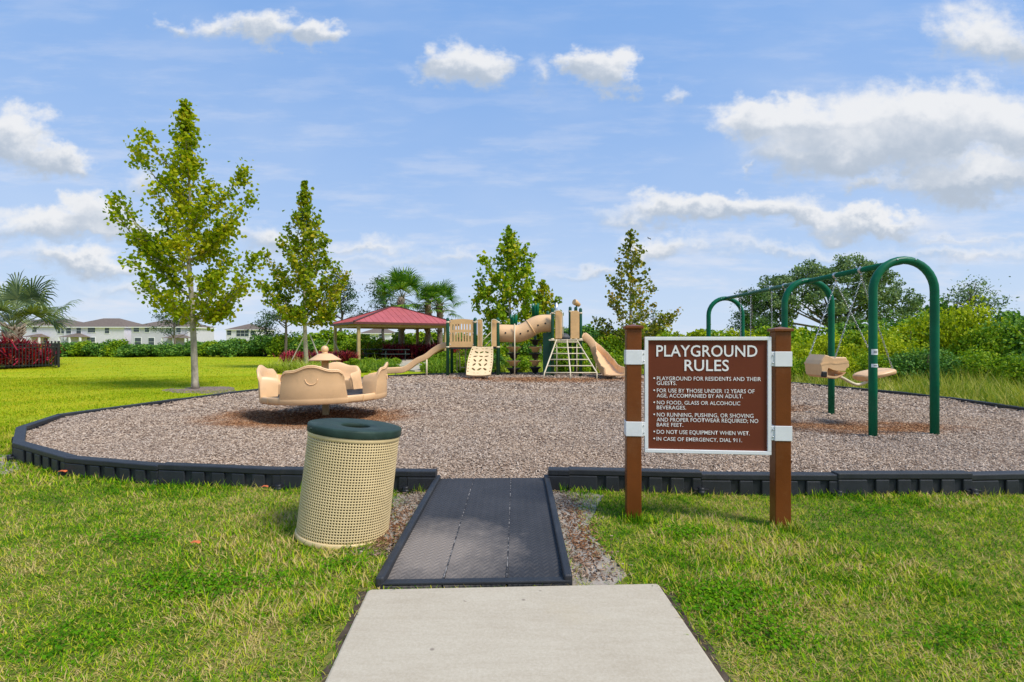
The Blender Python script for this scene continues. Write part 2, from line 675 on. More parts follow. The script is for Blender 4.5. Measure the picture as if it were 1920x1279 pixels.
def build_ground():
    rr = np.concatenate([[0.0], np.geomspace(.5, 900, 90)])
    na = 160
    V = [(0, 0, -.012)]
    for r in rr[1:]:
        for k in range(na):
            a = 2 * PI * k / na
            x, y = r * math.cos(a), r * math.sin(a)
            V.append((x, y, float(ground_z(np.array(x), np.array(y)))))
    F_ = []
    for k in range(na):
        F_.append((0, 1 + k, 1 + (k + 1) % na))
    for i in range(len(rr) - 2):
        for k in range(na):
            a, b2 = 1 + i * na + k, 1 + i * na + (k + 1) % na
            F_.append((a, a + na, b2 + na, b2))
    me = bpy.data.meshes.new('ground')
    me.from_pydata(V, [], F_)
    o = link_mesh('ground', me, m_ground(), smooth=True)
    o['kind'] = 'structure'


build_ground()


# ---- grass blades
def m_grass():
    m, nt, b = new_mat('grass_blades')
    geo = N(nt, 'ShaderNodeNewGeometry')
    v = geo.outputs['Position']
    n1 = noise(nt, .9, 4, .6, v)
    n2 = noise(nt, 3.6, 4, .65, v)
    at = N(nt, 'ShaderNodeAttribute', attribute_name='rnd')
    f = nmath(nt, 'ADD', nmath(nt, 'MULTIPLY', n1.outputs['Fac'], .9), nmath(nt, 'MULTIPLY', n2.outputs['Fac'], .55))
    f = nmath(nt, 'ADD', f, nmath(nt, 'MULTIPLY', at.outputs['Fac'], .50))
    f = nmath(nt, 'ADD', nmath(nt, 'MULTIPLY', nmath(nt, 'SUBTRACT', f, .97), 2.35), .49)
    sep = N(nt, 'ShaderNodeSeparateXYZ')
    nt.links.new(v, sep.inputs[0])
    yb_ = nmath(nt, 'MULTIPLY', nmath(nt, 'SUBTRACT', 3.2, nmath(nt, 'MINIMUM', sep.outputs[1], 5.0)), .07)
    xb_ = nmath(nt, 'MULTIPLY', sep.outputs[0], -.012)
    f = nmath(nt, 'ADD', f, nmath(nt, 'ADD', yb_, xb_))
    near = ramp(nt, f, [(.06, (.05, .17, .003)), (.30, (.14, .33, .005)), (.50, (.27, .44, .006)), (.68, (.44, .49, .015)), (.84, (.58, .47, .085)), (.99, (.60, .45, .18))])
    far = ramp(nt, f, [(.1, (.18, .30, .003)), (.5, (.30, .39, .004)), (.95, (.47, .43, .02))])
    ln = N(nt, 'ShaderNodeVectorMath', operation='LENGTH')
    nt.links.new(v, ln.inputs[0])
    mr = N(nt, 'ShaderNodeMapRange')
    mr.inputs[1].default_value = 6
    mr.inputs[2].default_value = 13
    nt.links.new(ln.outputs['Value'], mr.inputs[0])
    c = mixc(nt, mr.outputs[0], near, far)
    nt.links.new(c, b.inputs['Base Color'])
    b.inputs['Roughness'].default_value = .8
    b.inputs['Specular IOR Level'].default_value = .08
    tr = N(nt, 'ShaderNodeBsdfTranslucent')
    nt.links.new(c, tr.inputs['Color'])
    mx = N(nt, 'ShaderNodeMixShader')
    mx.inputs[0].default_value = .3
    nt.links.new(b.outputs[0], mx.inputs[1])
    nt.links.new(tr.outputs[0], mx.inputs[2])
    nt.links.new(mx.outputs[0], nt.nodes['Material Output'].inputs[0])
    return m


def blade_arrays(xy, z0, length, width, lean, curl=.35, rg=None):
    rg = rg or rng
    n = len(xy)
    L = length * rg.uniform(.55, 1.35, n)
    Wd = width * rg.uniform(.6, 1.3, n)
    az = rg.uniform(0, 2 * PI, n)
    le = np.clip(rg.normal(lean, .28, n), .05, 1.5)      # angle from vertical
    d = np.stack([np.cos(az), np.sin(az)], 1)
    s = np.stack([-np.sin(az), np.cos(az), np.zeros(n)], 1)
    base = np.stack([xy[:, 0], xy[:, 1], z0], 1)
    h1 = L * .5
    mid = base + np.concatenate([d * (h1 * np.sin(le))[:, None], (h1 * np.cos(le))[:, None]], 1)
    le2 = np.clip(le + curl * rg.uniform(.2, 1.2, n), 0, 1.9)
    tip = mid + np.concatenate([d * (h1 * np.sin(le2))[:, None], (h1 * np.cos(le2))[:, None]], 1)
    w = Wd[:, None] / 2
    V = np.stack([base - s * w, base + s * w, mid + s * w * .85, mid - s * w * .85, tip], 1).reshape(-1, 3)
    k = np.arange(n)[:, None] * 5
    idx = (k + np.array([[0, 1, 2, 3, 3, 2, 4]])).ravel()
    sizes = np.tile([4, 3], n)
    rnd = np.repeat(rg.uniform(0, 1, n), 5)
    return V, sizes, idx, rnd


def join_arrays(parts):
    Vs, Ss, Is, Rs, off = [], [], [], [], 0
    for V, s, i, r in parts:
        Vs.append(V)
        Ss.append(s)
        Is.append(i + off)
        Rs.append(r)
        off += len(V)
    return np.concatenate(Vs), np.concatenate(Ss), np.concatenate(Is), np.concatenate(Rs)


def fnoise(x, y):
    return .5 + .25 * (np.sin(1.3 * x + 2.1 * np.sin(.9 * y)) + np.sin(1.7 * y + 1.3 * np.sin(1.1 * x + 2))) * .9


def bare(x, y):
    """1 where trodden bare soil shows beside the ramp, under T1 and by the bed corner."""
    b = np.zeros(len(x))
    right = np.exp(-((x - .42 - .10 * np.clip((3.9 - y), 0, 1)) / .16) ** 2) * (x > .33) * (y > 2.85) * (y < 4.85)
    left = np.exp(-((x + .86) / .16) ** 2) * (y > 3.3) * (y < 4.8)
    b = np.maximum(b, right * 1.15)
    b = np.maximum(b, left * 1.1)
    b = np.maximum(b, .85 * ((x < -.52) & (x > -.86 + .075 * (2.83 - y)) & (y < 2.84)) + .85 * ((x > .8) & (x < .895 + .044 * (2.9 - y)) & (y < 2.9)))
    b = np.maximum(b, .9 * np.exp(-(((x + 6.25) / .45) ** 2 + ((y - 5.95) / .5) ** 2)))
    b = np.maximum(b, 1.1 * np.exp(-(((x + 9.0) / 1.15) ** 2 + ((y - 14.9) / .8) ** 2) ** 2))
    return b


def build_grass():
    parts = []
    big = poly.copy()
    cen = big.mean(0)
    zones = [(1.3, 3.0, 15000, .042, .0040, 1.05), (3.0, 4.95, 9000, .046, .0046, 1.03), (4.95, 9, 2000, .07, .0085, .85),
             (9, 20, 700, .06, .010, .9), (20, 47, 60, .06, .022, .9)]
    for (y0, y1, dens, L, wd, lean) in zones:
        xm = 1.22 * y1 + 2.6
        n = int(dens * (y1 - y0) * 2 * xm)
        n = min(n, 1200000)
        xy = np.stack([rng.uniform(-xm, xm, n), rng.uniform(y0, y1, n)], 1)
        keep = np.abs(xy[:, 0]) < 1.22 * xy[:, 1] + 2.6
        keep &= ~inside(xy, poly)
        keep &= ~inside(xy, SLAB) & ~inside(xy, RAMPQ)
        keep &= ~((xy[:, 1] > 4.6) & (xy[:, 1] < 4.9) & (np.abs(xy[:, 0] + .18) < .6))
        keep &= bare(xy[:, 0], xy[:, 1]) < rng.uniform(.25, 1.1, n)
        if y0 > 4:
            keep &= ~((xy[:, 0] > 5) & (rng.uniform(0, 1, n) < .5))
        xy = xy[keep]
        z0 = ground_z(xy[:, 0], xy[:, 1]) - .004
        if y0 < 4.9:
            # lusher tufts with longer upright blades in patches
            p = fnoise(xy[:, 0] * 1.6, xy[:, 1] * 1.6)
            tall = (p > .62) & (rng.uniform(0, 1, len(xy)) < .35)
            parts.append(blade_arrays(xy[~tall], z0[~tall], L, wd, lean))
            parts.append(blade_arrays(xy[tall], z0[tall], L * 1.5, wd * 1.4, .85))
        else:
            parts.append(blade_arrays(xy, z0, L, wd, lean))
    # uncut blades along the border timbers
    nb = 2600
    seg = rng.choice([0, 1, 2, 3, 4, 5, 38, 39, 40, 41, 42], nb)
    t = rng.uniform(0, 1, nb)
    a = poly[seg]
    b = poly[(seg + 1) % len(poly)]
    q = a + (b - a) * t[:, None]
    nrm = np.stack([(b - a)[:, 1], -(b - a)[:, 0]], 1)
    nrm /= np.linalg.norm(nrm, axis=1)[:, None]
    sgn = np.where(inside(q + nrm * .1, poly), -1, 1)
    q = q + nrm * (sgn * rng.uniform(.05, .16, nb))[:, None]
    cl = fnoise(q[:, 0] * 4, q[:, 1] * 4) > rng.uniform(.2, .9, nb)
    q = q[cl & ~inside(q, RAMPQ) & (np.abs(q[:, 0] + .18) > .62)]
    parts.append(blade_arrays(q, ground_z(q[:, 0], q[:, 1]) - .004, .085, .0055, .55))
    # tufts at the sign posts
    for (cx_, cy_) in ((.945, 3.92), (2.03, 3.80)):
        q = np.stack([rng.normal(cx_, .07, 150), rng.normal(cy_ - .02, .03, 150)], 1)
        parts.append(blade_arrays(q, ground_z(q[:, 0], q[:, 1]) - .004, .09, .006, .55))
    V, s, i, r = join_arrays(parts)
    me = np_mesh('grass', V, s, i, {'rnd': r})
    o = link_mesh('grass', me, m_grass())
    tag(o, kind='stuff', label='short green and straw coloured lawn grass', cat='grass')
    print('grass blades', len(s) // 2)


build_grass()


# ---- broadleaf weeds in the lawn
def build_clover():
    rg = np.random.default_rng(17)
    C = []
    for (px, py, a, b_, n) in ((390, 1095, .42, .16, 1500), (250, 1010, .3, .12, 420), (1365, 1120, .24, .2, 1300), (1290, 1000, .18, .09, 500), (1450, 1190, .2, .12, 420), (1640, 960, .4, .1, 300), (1800, 1200, .3, .12, 260), (90, 880, .05, .03, 120), (640, 1060, .12, .07, 160), (120, 1200, .3, .14, 260)):
        Y = CAM_H * F / (py - 639.5)
        x = (px - 960) / F * Y
        xy = np.stack([rg.normal(x, a * .6, n), rg.normal(Y, b_ * .6, n)], 1)
        xy = xy[~inside(xy, SLAB) & ~inside(xy, RAMPQ) & ~inside(xy, poly)]
        C.append(np.concatenate([xy, (ground_z(xy[:, 0], xy[:, 1]) + rg.uniform(.008, .045, len(xy)))[:, None]], 1))
    C = np.concatenate(C)
    Nn = noise_dirs(len(C), rg) * .7 + np.array([0, 0, 1.0])
    me = leaf_mesh('clover', C, Nn, .017, rg.uniform(0, 1, len(C)), .15, rg, .8)
    o = link_mesh('clover', me, leaf_mat('clover_leaves', [(.0, (.05, .17, .005)), (.6, (.115, .29, .006)), (1.0, (.22, .38, .01))], .35, .7, .2, 1.5, .05))
    tag(o, kind='stuff', label='dark green broadleaf weeds in patches across the near lawn', cat='weeds')


# ---- mulch
def stain(nt, v):
    """reddish fresh mulch where feet have scuffed it, as world-space patches."""
    tot = None
    for (x, y, a, b_, k) in ((MG.x - .1, MG.y - .3, 1.9, 1.35, 1.0), (5.1, 7.6, 1.7, .8, .75), (4.7, 9.7, 1.3, .6, .7), (5.2, 12, 1.2, 2.0, .5), (1.6, 16.4, 3.6, 1.3, .75), (-1.1, 17.1, 1.6, .8, .5), (-4.5, 17.2, .9, .6, .6), (.52, 3.7, .22, 1.0, .55), (-.90, 3.9, .22, .75, .55)):
        e = N(nt, 'ShaderNodeVectorMath', operation='MULTIPLY_ADD')
        nt.links.new(v, e.inputs[0])
        e.inputs[1].default_value = (1 / a, 1 / b_, 0)
        e.inputs[2].default_value = (-x / a, -y / b_, 0)
        ln = N(nt, 'ShaderNodeVectorMath', operation='LENGTH')
        nt.links.new(e.outputs[0], ln.inputs[0])
        q = nmath(nt, 'MULTIPLY', nmath(nt, 'SUBTRACT', 1.25, ln.outputs['Value']), k)
        q = nmath(nt, 'MAXIMUM', q, 0.0)
        tot = q if tot is None else nmath(nt, 'MAXIMUM', tot, q)
    n1 = noise(nt, 1.6, 4, .65, v)
    f = nmath(nt, 'ADD', tot, nmath(nt, 'MULTIPLY', nmath(nt, 'SUBTRACT', n1.outputs['Fac'], .5), 1.5))
    f = nmath(nt, 'MULTIPLY', f, nmath(nt, 'MINIMUM', nmath(nt, 'MULTIPLY', tot, 3.0), 1.0))
    mr = N(nt, 'ShaderNodeMapRange', interpolation_type='SMOOTHSTEP')
    mr.inputs[1].default_value = .0
    mr.inputs[2].default_value = .7
    nt.links.new(f, mr.inputs[0])
    return mr.outputs[0]


def m_mulch(chips):
    m, nt, b = new_mat('wood_chips' if chips else 'mulch_bed')
    geo = N(nt, 'ShaderNodeNewGeometry')
    v = geo.outputs['Position']
    if chips:
        at = N(nt, 'ShaderNodeAttribute', attribute_name='rnd')
        f = at.outputs['Fac']
    else:
        vo = N(nt, 'ShaderNodeTexVoronoi')
        vo.inputs['Scale'].default_value = 28
        nt.links.new(v, vo.inputs['Vector'])
        sep = N(nt, 'ShaderNodeSeparateColor')
        nt.links.new(vo.outputs['Color'], sep.inputs[0])
        f = sep.outputs[0]
    grey = ramp(nt, f, [(.0, (.09, .065, .05)), (.22, (.23, .175, .14)), (.5, (.40, .325, .27)), (.8, (.53, .45, .385)), (1.0, (.68, .61, .54))])
    red = ramp(nt, f, [(.0, (.11, .045, .018)), (.35, (.25, .115, .05)), (.7, (.40, .20, .095)), (1.0, (.50, .32, .18))])
    n0 = noise(nt, .5, 3, .6, v)
    tone = ramp(nt, n0.outputs['Fac'], [(.35, (1.01, .95, .87)), (.65, (1.14, 1.03, .88))])
    c = mixc(nt, 1.0, grey, tone, 'MULTIPLY')
    c = mixc(nt, stain(nt, v), c, red)
    if not chips:
        c = mixc(nt, 1.0, c, (.6, .55, .52), 'MULTIPLY')
    nt.links.new(c, b.inputs['Base Color'])
    b.inputs['Roughness'].default_value = .9
    b.inputs['Specular IOR Level'].default_value = .15
    return m


def build_mulch():
    cen = np.array([.6, 11.0])
    nb = len(BORDER)
    pts = []
    for i in range(nb):
        a, b_ = poly[i], poly[(i + 1) % nb]
        for k in range(4):
            pts.append(a + (b_ - a) * k / 4)
    pts = np.array(pts)
    ts = np.linspace(0, 1, 60)[1:]
    V = [(cen[0], cen[1], float(mulch_z(cen[0], cen[1])))]
    for t in ts:
        q = cen + (pts - cen) * t
        z = mulch_z(q[:, 0], q[:, 1])
        if t == 1:
            z = z - .02
        V += [(x, y, zz) for (x, y), zz in zip(q, z)]
    n = len(pts)
    F_ = [(0, 1 + k, 1 + (k + 1) % n) for k in range(n)]
    for i in range(len(ts) - 1):
        for k in range(n):
            a, b_ = 1 + i * n + k, 1 + i * n + (k + 1) % n
            F_.append((a, a + n, b_ + n, b_))
    me = bpy.data.meshes.new('mulch_bed')
    me.from_pydata(V, [], F_)
    o = link_mesh('mulch_bed', me, m_mulch(False), smooth=True)
    o['kind'] = 'structure'
    # loose chips
    Vs, Is, Rs = [], [], []
    off = 0
    for (y0, y1, dens, sc) in ((4.6, 6.5, 3000, .74), (6.5, 9, 1700, .92), (9, 13, 620, 1.35), (13, 19.8, 220, 2.1)):
        xm = min(9.6, 1.25 * y1 + .5)
        k = int(dens * (y1 - y0) * 2 * xm)
        xy = np.stack([rng.uniform(-xm, xm, k), rng.uniform(y0, y1, k)], 1)
        xy = xy[inside(xy, cen + (poly - cen) * .992)]
        k = len(xy)
        L = sc * rng.uniform(.018, .055, k)
        w = sc * rng.uniform(.006, .014, k)
        h = sc * rng.uniform(.003, .007, k)
        az = rng.uniform(0, 2 * PI, k)
        pit = rng.normal(0, .28, k)
        d = np.stack([np.cos(az) * np.cos(pit), np.sin(az) * np.cos(pit), np.sin(pit)], 1)
        s = np.stack([-np.sin(az), np.cos(az), rng.normal(0, .3, k)], 1)
        s /= np.linalg.norm(s, axis=1)[:, None]
        u = np.cross(d, s)
        c = np.stack([xy[:, 0], xy[:, 1], mulch_z(xy[:, 0], xy[:, 1]) + sc * rng.uniform(.002, .016, k)], 1)
        tp = rng.uniform(.45, 1.0, k)
        corners = []
        for (a, b_, cc) in ((-1, -1, -1), (1, -1, -1), (1, 1, -1), (-1, 1, -1), (-1, -1, 1), (1, -1, 1), (1, 1, 1), (-1, 1, 1)):
            ww = w * (tp if a > 0 else 1)
            corners.append(c + d * (a * L / 2)[:, None] + s * (b_ * ww / 2)[:, None] + u * (cc * h / 2)[:, None])
        Vv = np.stack(corners, 1).reshape(-1, 3)
        base = np.arange(k)[:, None] * 8 + off
        Is.append((base + np.array([[4, 5, 6, 7, 0, 1, 5, 4, 1, 2, 6, 5, 2, 3, 7, 6, 3, 0, 4, 7]])).ravel())
        Vs.append(Vv)
        Rs.append(np.repeat(rng.beta(1.6, 1.6, k), 8))
        off += len(Vv)
    # brown chips spilt on the soil beside the ramp
    k = 2200
    xy = np.concatenate([np.stack([rng.normal(-.86, .12, k // 2), rng.uniform(3.3, 4.72, k // 2)], 1), np.stack([rng.normal(.47, .09, k // 2), rng.uniform(2.95, 4.72, k // 2)], 1)])
    xy = xy[~inside(xy, RAMPQ) & ~inside(xy, poly) & ~inside(xy, SLAB)]
    k = len(xy)
    L = rng.uniform(.008, .034, k)
    w = rng.uniform(.003, .007, k)
    az = rng.uniform(0, 2 * PI, k)
    d = np.stack([np.cos(az), np.sin(az), rng.normal(0, .2, k)], 1)
    s = np.stack([-np.sin(az), np.cos(az), rng.normal(0, .3, k)], 1)
    u = np.cross(d, s)
    c = np.stack([xy[:, 0], xy[:, 1], ground_z(xy[:, 0], xy[:, 1]) + rng.uniform(.008, .02, k)], 1)
    Vv = np.stack([c + d * (a * L / 2)[:, None] + s * (b_ * w / 2)[:, None] + u * (cc * .002) for (a, b_, cc) in
                   ((-1, -1, -1), (1, -1, -1), (1, 1, -1), (-1, 1, -1), (-1, -1, 1), (1, -1, 1), (1, 1, 1), (-1, 1, 1))], 1).reshape(-1, 3)
    base = np.arange(k)[:, None] * 8 + off
    Is.append((base + np.array([[4, 5, 6, 7, 0, 1, 5, 4, 1, 2, 6, 5, 2, 3, 7, 6, 3, 0, 4, 7]])).ravel())
    Vs.append(Vv)
    Rs.append(np.repeat(rng.beta(1.0, 3.2, k), 8))
    V = np.concatenate(Vs)
    idx = np.concatenate(Is)
    me = np_mesh('wood_chips', V, np.full(len(idx) // 4, 4), idx, {'rnd': np.concatenate(Rs)})
    o = link_mesh('wood_chips', me, m_mulch(True))
    tag(o, kind='stuff', label='loose weathered wood chips covering the playground', cat='wood chips')
    print('chips', len(V) // 8)


build_mulch()


# ---- bare soil beside the ramp, tree ring, path slab, far walk
def m_soil():
    return mat('bare_soil', (.30, .255, .205), .95, .35, 9, .8, 40, dirt=(.16, .105, .06), dirt_amt=.8, spec=.1)


def sheet(name, pts, z, m, kind='structure', zfn=None):
    mb = MB()
    n = len(pts)
    cx_, cy_ = sum(p[0] for p in pts) / n, sum(p[1] for p in pts) / n
    g = (lambda x, y: float(ground_z(np.array(x), np.array(y)))) if zfn is None else zfn
    vs = [(cx_, cy_, g(cx_, cy_) + z)]
    rings = 8
    for i in range(1, rings + 1):
        t = i / rings
        for p in pts:
            x, y = cx_ + (p[0] - cx_) * t, cy_ + (p[1] - cy_) * t
            vs.append((x, y, g(x, y) + (z if i < rings else z - .02)))
    fs = [(0, 1 + k, 1 + (k + 1) % n) for k in range(n)]
    for i in range(rings - 1):
        for k in range(n):
            a, b = 1 + i * n + k, 1 + i * n + (k + 1) % n
            fs.append((a, a + n, b + n, b))
    mb.add(vs, fs, True)
    o = mb.build(name, m)
    o['kind'] = kind
    return o


def blob(pts, n=6, j=.03):
    c = curve_pts([(p[0], p[1], 0) for p in pts] + [(pts[0][0], pts[0][1], 0)], n)[:-1]
    return [(p.x + random.uniform(-j, j), p.y + random.uniform(-j, j)) for p in c]


SOIL = m_soil()
sheet('soil', blob([(.30, 2.86), (.62, 2.86), (.66, 3.1), (.54, 3.5), (.58, 3.9), (.55, 4.3), (.85, 4.66), (.30, 4.70)]), .006, SOIL)
sheet('soil', blob([(-.70, 3.2), (-.78, 3.2), (-.9, 3.6), (-1.06, 4.0), (-1.0, 4.4), (-1.1, 4.66), (-.70, 4.70)]), .006, SOIL)
sheet('soil', blob([(-5.6, 5.9), (-6.2, 6.35), (-6.6, 6.4), (-6.55, 5.9), (-6.0, 5.45), (-5.3, 5.4)]), .006, SOIL)
sheet('soil', blob([(-7.6, 14.35), (-8.6, 15.6), (-9.9, 15.7), (-10.3, 14.9), (-9.3, 13.95), (-7.8, 13.6), (-6.9, 13.3)], j=.06), .008,
      mat('tree_ring_mulch', (.22, .165, .13), .95, .5, 14, .8, 40, spec=.1))


EDGE_SOIL = mat('damp_soil', (.075, .055, .038), .95, .4, 14, .8, 50, spec=.1)
for (x0_, y0_, x1_, y1_, w_) in ((-.80, 2.83, -.60, .2, -.05), (.84, 2.90, .955, .2, .05)):
    pts_ = []
    for k_ in range(24):
        f_ = k_ / 23
        pts_.append((x0_ + (x1_ - x0_) * f_ - w_ * .4, y0_ + (y1_ - y0_) * f_))
    for k_ in reversed(range(24)):
        f_ = k_ / 23
        pts_.append((x0_ + (x1_ - x0_) * f_ + w_ * random.uniform(.35, 1.1), y0_ + (y1_ - y0_) * f_))
    nn_ = 24
    mb = MB()
    vs_ = [(x_, y_, float(ground_z(np.array(x_), np.array(y_))) + .005) for x_, y_ in pts_]
    mb.add(vs_, [(k_, k_ + 1, 2 * nn_ - 2 - k_, 2 * nn_ - 1 - k_) for k_ in range(nn_ - 1)], True)
    o = mb.build('soil', EDGE_SOIL)
    o['kind'] = 'structure'


def m_concrete():
    m, nt, b = new_mat('concrete_path')
    tcn = N(nt, 'ShaderNodeTexCoord')
    v = tcn.outputs['Object']
    n1 = noise(nt, 1.7, 6, .65, v)
    n2 = noise(nt, 90, 4, .7, v)
    n3 = noise(nt, 9, 6, .7, v, stretch=(.35, 2.2, 1))
    c = ramp(nt, n1.outputs['Fac'], [(.3, (.415, .34, .225)), (.5, (.47, .395, .27)), (.72, (.505, .435, .305))])
    c = mixc(nt, .35, c, ramp(nt, n3.outputs['Fac'], [(.35, (.35, .28, .195)), (.6, (.49, .42, .315))]))
    c = mixc(nt, .3, c, ramp(nt, n2.outputs['Fac'], [(.35, (.32, .27, .205)), (.65, (.55, .49, .40))]))
    sp = N(nt, 'ShaderNodeTexVoronoi')
    sp.inputs['Scale'].default_value = 5.5
    nt.links.new(v, sp.inputs['Vector'])
    mr = N(nt, 'ShaderNodeMapRange')
    mr.inputs[1].default_value = .075
    mr.inputs[2].default_value = .035
    nt.links.new(sp.outputs['Distance'], mr.inputs[0])
    n4 = noise(nt, 2.3, 2, .5, v)
    spot = nmath(nt, 'MULTIPLY', mr.outputs[0], nmath(nt, 'GREATER_THAN', n4.outputs['Fac'], .50))
    c = mixc(nt, nmath(nt, 'MULTIPLY', spot, .7), c, (.16, .12, .09))
    n5 = noise(nt, 1.1, 5, .6, v)
    st = N(nt, 'ShaderNodeMapRange')
    st.inputs[1].default_value = .56
    st.inputs[2].default_value = .74
    st.inputs[4].default_value = .45
    nt.links.new(n5.outputs['Fac'], st.inputs[0])
    c = mixc(nt, st.outputs[0], c, (.43, .335, .19))
    nt.links.new(c, b.inputs['Base Color'])
    b.inputs['Roughness'].default_value = .85
    bp = N(nt, 'ShaderNodeBump')
    bp.inputs['Strength'].default_value = .25
    bp.inputs['Distance'].default_value = .004
    nt.links.new(n2.outputs['Fac'], bp.inputs['Height'])
    nt.links.new(bp.outputs[0], b.inputs['Normal'])
    return m


CONC = m_concrete()
mb = MB()
c_ = curve_pts([(-.70, 2.855, 0), (-.60, 2.848, 0)], 1)
outl = [(-.78, 2.841), (.815, 2.908), (.832, 2.895), (1.04, -2.5), (-.52, -2.5), (-.798, 2.82)]
n = len(outl)
mb.add([(x, y, .006) for x, y in outl] + [(x, y, -.1) for x, y in outl], [tuple(range(n)), tuple(reversed(range(n, 2 * n)))] + [(i, (i + 1) % n, (i + 1) % n + n, i + n) for i in range(n)])
o = mb.build('path', CONC, bevel=.012)
o['kind'] = 'structure'
mb = MB()
outl = [(-3.1, 24.2), (-4.4, 23.2), (-5.2, 24.4), (-6.3, 28.5), (-7.5, 31.5), (-12.8, 36.2), (-7.0, 41.5), (-3.6, 36.8), (-4.9, 31.8), (-4.4, 28.0), (-3.7, 26)]
n = len(outl)
mb.add([(x, y, .05) for x, y in outl] + [(x, y, -.2) for x, y in outl], [tuple(range(n)), tuple(reversed(range(n, 2 * n)))] + [(i, (i + 1) % n, (i + 1) % n + n, i + n) for i in range(n)])
o = mb.build('pavilion_path', CONC)
o['kind'] = 'structure'


# ------------------------------------------------------------------ border timbers
def make_timber(slots=(-.30, -.105, .09, .285, .48)):
    t = thing('border_timber', 'x', 'border timber', (0, 0, 0))
    L, H = 1.205, .195
    mb = MB()
    h = L / 2
    mb.box((0, 0, H / 2 - .05), (L - .006, .066, H - .02 + .0))
    mb.box((0, 0, H - .028), (L, .112, .056))
    edges = [-h + .003] + [e for s in slots for e in (s - .036, s + .036)] + [h - .003]
    for i in range(0, len(edges), 2):
        a, b = edges[i], edges[i + 1]
        for s in (-1, 1):
            mb.box(((a + b) / 2, s * .042, (H - .056) / 2 - .045), (b - a, .024, H - .056 + .09 - .002))
    mb.build('beam', BLACKP, t, bevel=.010)
    mb = MB()
    mb.lathe([(.001, .062), (.026, .060), (.030, .052), (.030, .03), (.036, .028), (.036, -.05)], (h - .012, -.074, 0), 14)
    mb.box((h - .012, -.055, .02), (.13, .05, .05))
    mb.build('stake', BLACK, t, bevel=.004)
    return t


proto = make_timber()
end_piece = make_timber(())
cnt = len(BORDER)
ordw = ['first', 'second', 'third', 'fourth', 'fifth', 'sixth']


def timber_label(i):
    d = {1: 'black border timber right of the ramp, passing behind the left sign post',
         0: 'short black end piece of border touching the right side of the ramp',
         2: 'black border timber under the sign panel and behind the right sign post',
         3: 'black border timber just right of the right sign post, five full slots',
         4: 'black border timber at the lower right edge of the photo',
         36: 'black border timber with its grey top seen end-on at the far left corner',
         37: 'angled black border timber at the left corner, grey top facing the lawn',
         38: 'black border timber turning the front left corner, weed growing against it',
         39: 'black border timber on the front left with five open slots, left of the ringed joint',
         40: 'black border timber on the front left, directly left of the trash can timber',
         41: 'black border timber passing behind the trash can',
         42: 'short black end piece of border touching the left side of the ramp'}
    if i in d:
        return d[i], None
    if 5 <= i <= 8:
        return 'black border timber outside the right edge of the photo, front right curve', 'front right curve timbers'
    if 9 <= i <= 15:
        return 'black border timber on the right edge of the bed, behind the swing set', 'right edge timbers'
    if 16 <= i <= 27:
        return 'thin dark border timber on the far edge, behind the play structure', 'far edge timbers'
    if 28 <= i <= 31:
        return 'dark border timber on the far left edge, behind the merry-go-round', 'far left edge timbers'
    return 'black border timber on the left edge of the bed, near the tallest young tree', 'left edge timbers'


for i in range(cnt - 1):
    a, b = Vector((*BORDER[i], 0)), Vector((*BORDER[i + 1], 0))
    d = b - a
    mid = (a + b) / 2
    # outside is to the right of travel for this loop direction -> local -y faces outwards
    rz = math.atan2(d.y, d.x)
    gz = float(ground_z(np.array(mid.x), np.array(mid.y)))
    lab, grp = timber_label(i)
    if i == 0:
        t = end_piece
    elif i == cnt - 2:
        t = dup(end_piece, (0, 0, 0))
    else:
        t = proto if i == 1 else dup(proto, (0, 0, 0))
    t.location = (mid.x + random.uniform(-.004, .004), mid.y + random.uniform(-.008, .008), max(gz, -.02) + random.uniform(-.006, .006))
    t.rotation_euler = (random.uniform(-.02, .02), random.uniform(-.006, .006), rz)
    t.scale = ((d.length + .012) / 1.205, 1, 1)
    t['label'] = lab
    t['group'] = 'black border timbers around the mulch bed'


# ------------------------------------------------------------------ ramp
def m_rubber():
    m, nt, b = new_mat('ribbed_black_rubber')
    tcn = N(nt, 'ShaderNodeTexCoord')
    v = tcn.outputs['Object']
    n1 = noise(nt, 2.2, 6, .65, v)
    # pale dust rubbed into the lower left
    e = N(nt, 'ShaderNodeVectorMath', operation='MULTIPLY_ADD')
    nt.links.new(v, e.inputs[0])
    e.inputs[1].default_value = (1 / .62, 1 / .55, 0)
    e.inputs[2].default_value = (.33 / .62, -.42 / .55, 0)
    ln = N(nt, 'ShaderNodeVectorMath', operation='LENGTH')
    nt.links.new(e.outputs[0], ln.inputs[0])
    n2 = noise(nt, 7, 5, .7, v)
    f = nmath(nt, 'ADD', nmath(nt, 'SUBTRACT', 1.0, ln.outputs['Value']), nmath(nt, 'SUBTRACT', n2.outputs['Fac'], .42))
    f = nmath(nt, 'MULTIPLY', nmath(nt, 'MAXIMUM', f, 0.0), 1.25, True)
    c = ramp(nt, n1.outputs['Fac'], [(.3, (.020, .0195, .021)), (.7, (.040, .0385, .041))])
    c = mixc(nt, f, c, (.215, .175, .14))
    nt.links.new(c, b.inputs['Base Color'])
    b.inputs['Roughness'].default_value = .7
    # herringbone tread as bump
    sep = N(nt, 'ShaderNodeSeparateXYZ')
    nt.links.new(v, sep.inputs[0])
    zig = nmath(nt, 'PINGPONG', sep.outputs[0], .03)
    w = nmath(nt, 'SINE', nmath(nt, 'MULTIPLY', nmath(nt, 'ADD', nmath(nt, 'MULTIPLY', zig, 1.0), sep.outputs[1]), 150))
    bp = N(nt, 'ShaderNodeBump')
    bp.inputs['Strength'].default_value = .55
    bp.inputs['Distance'].default_value = .004
    nt.links.new(w, bp.inputs['Height'])
    nt.links.new(bp.outputs[0], b.inputs['Normal'])
    return m


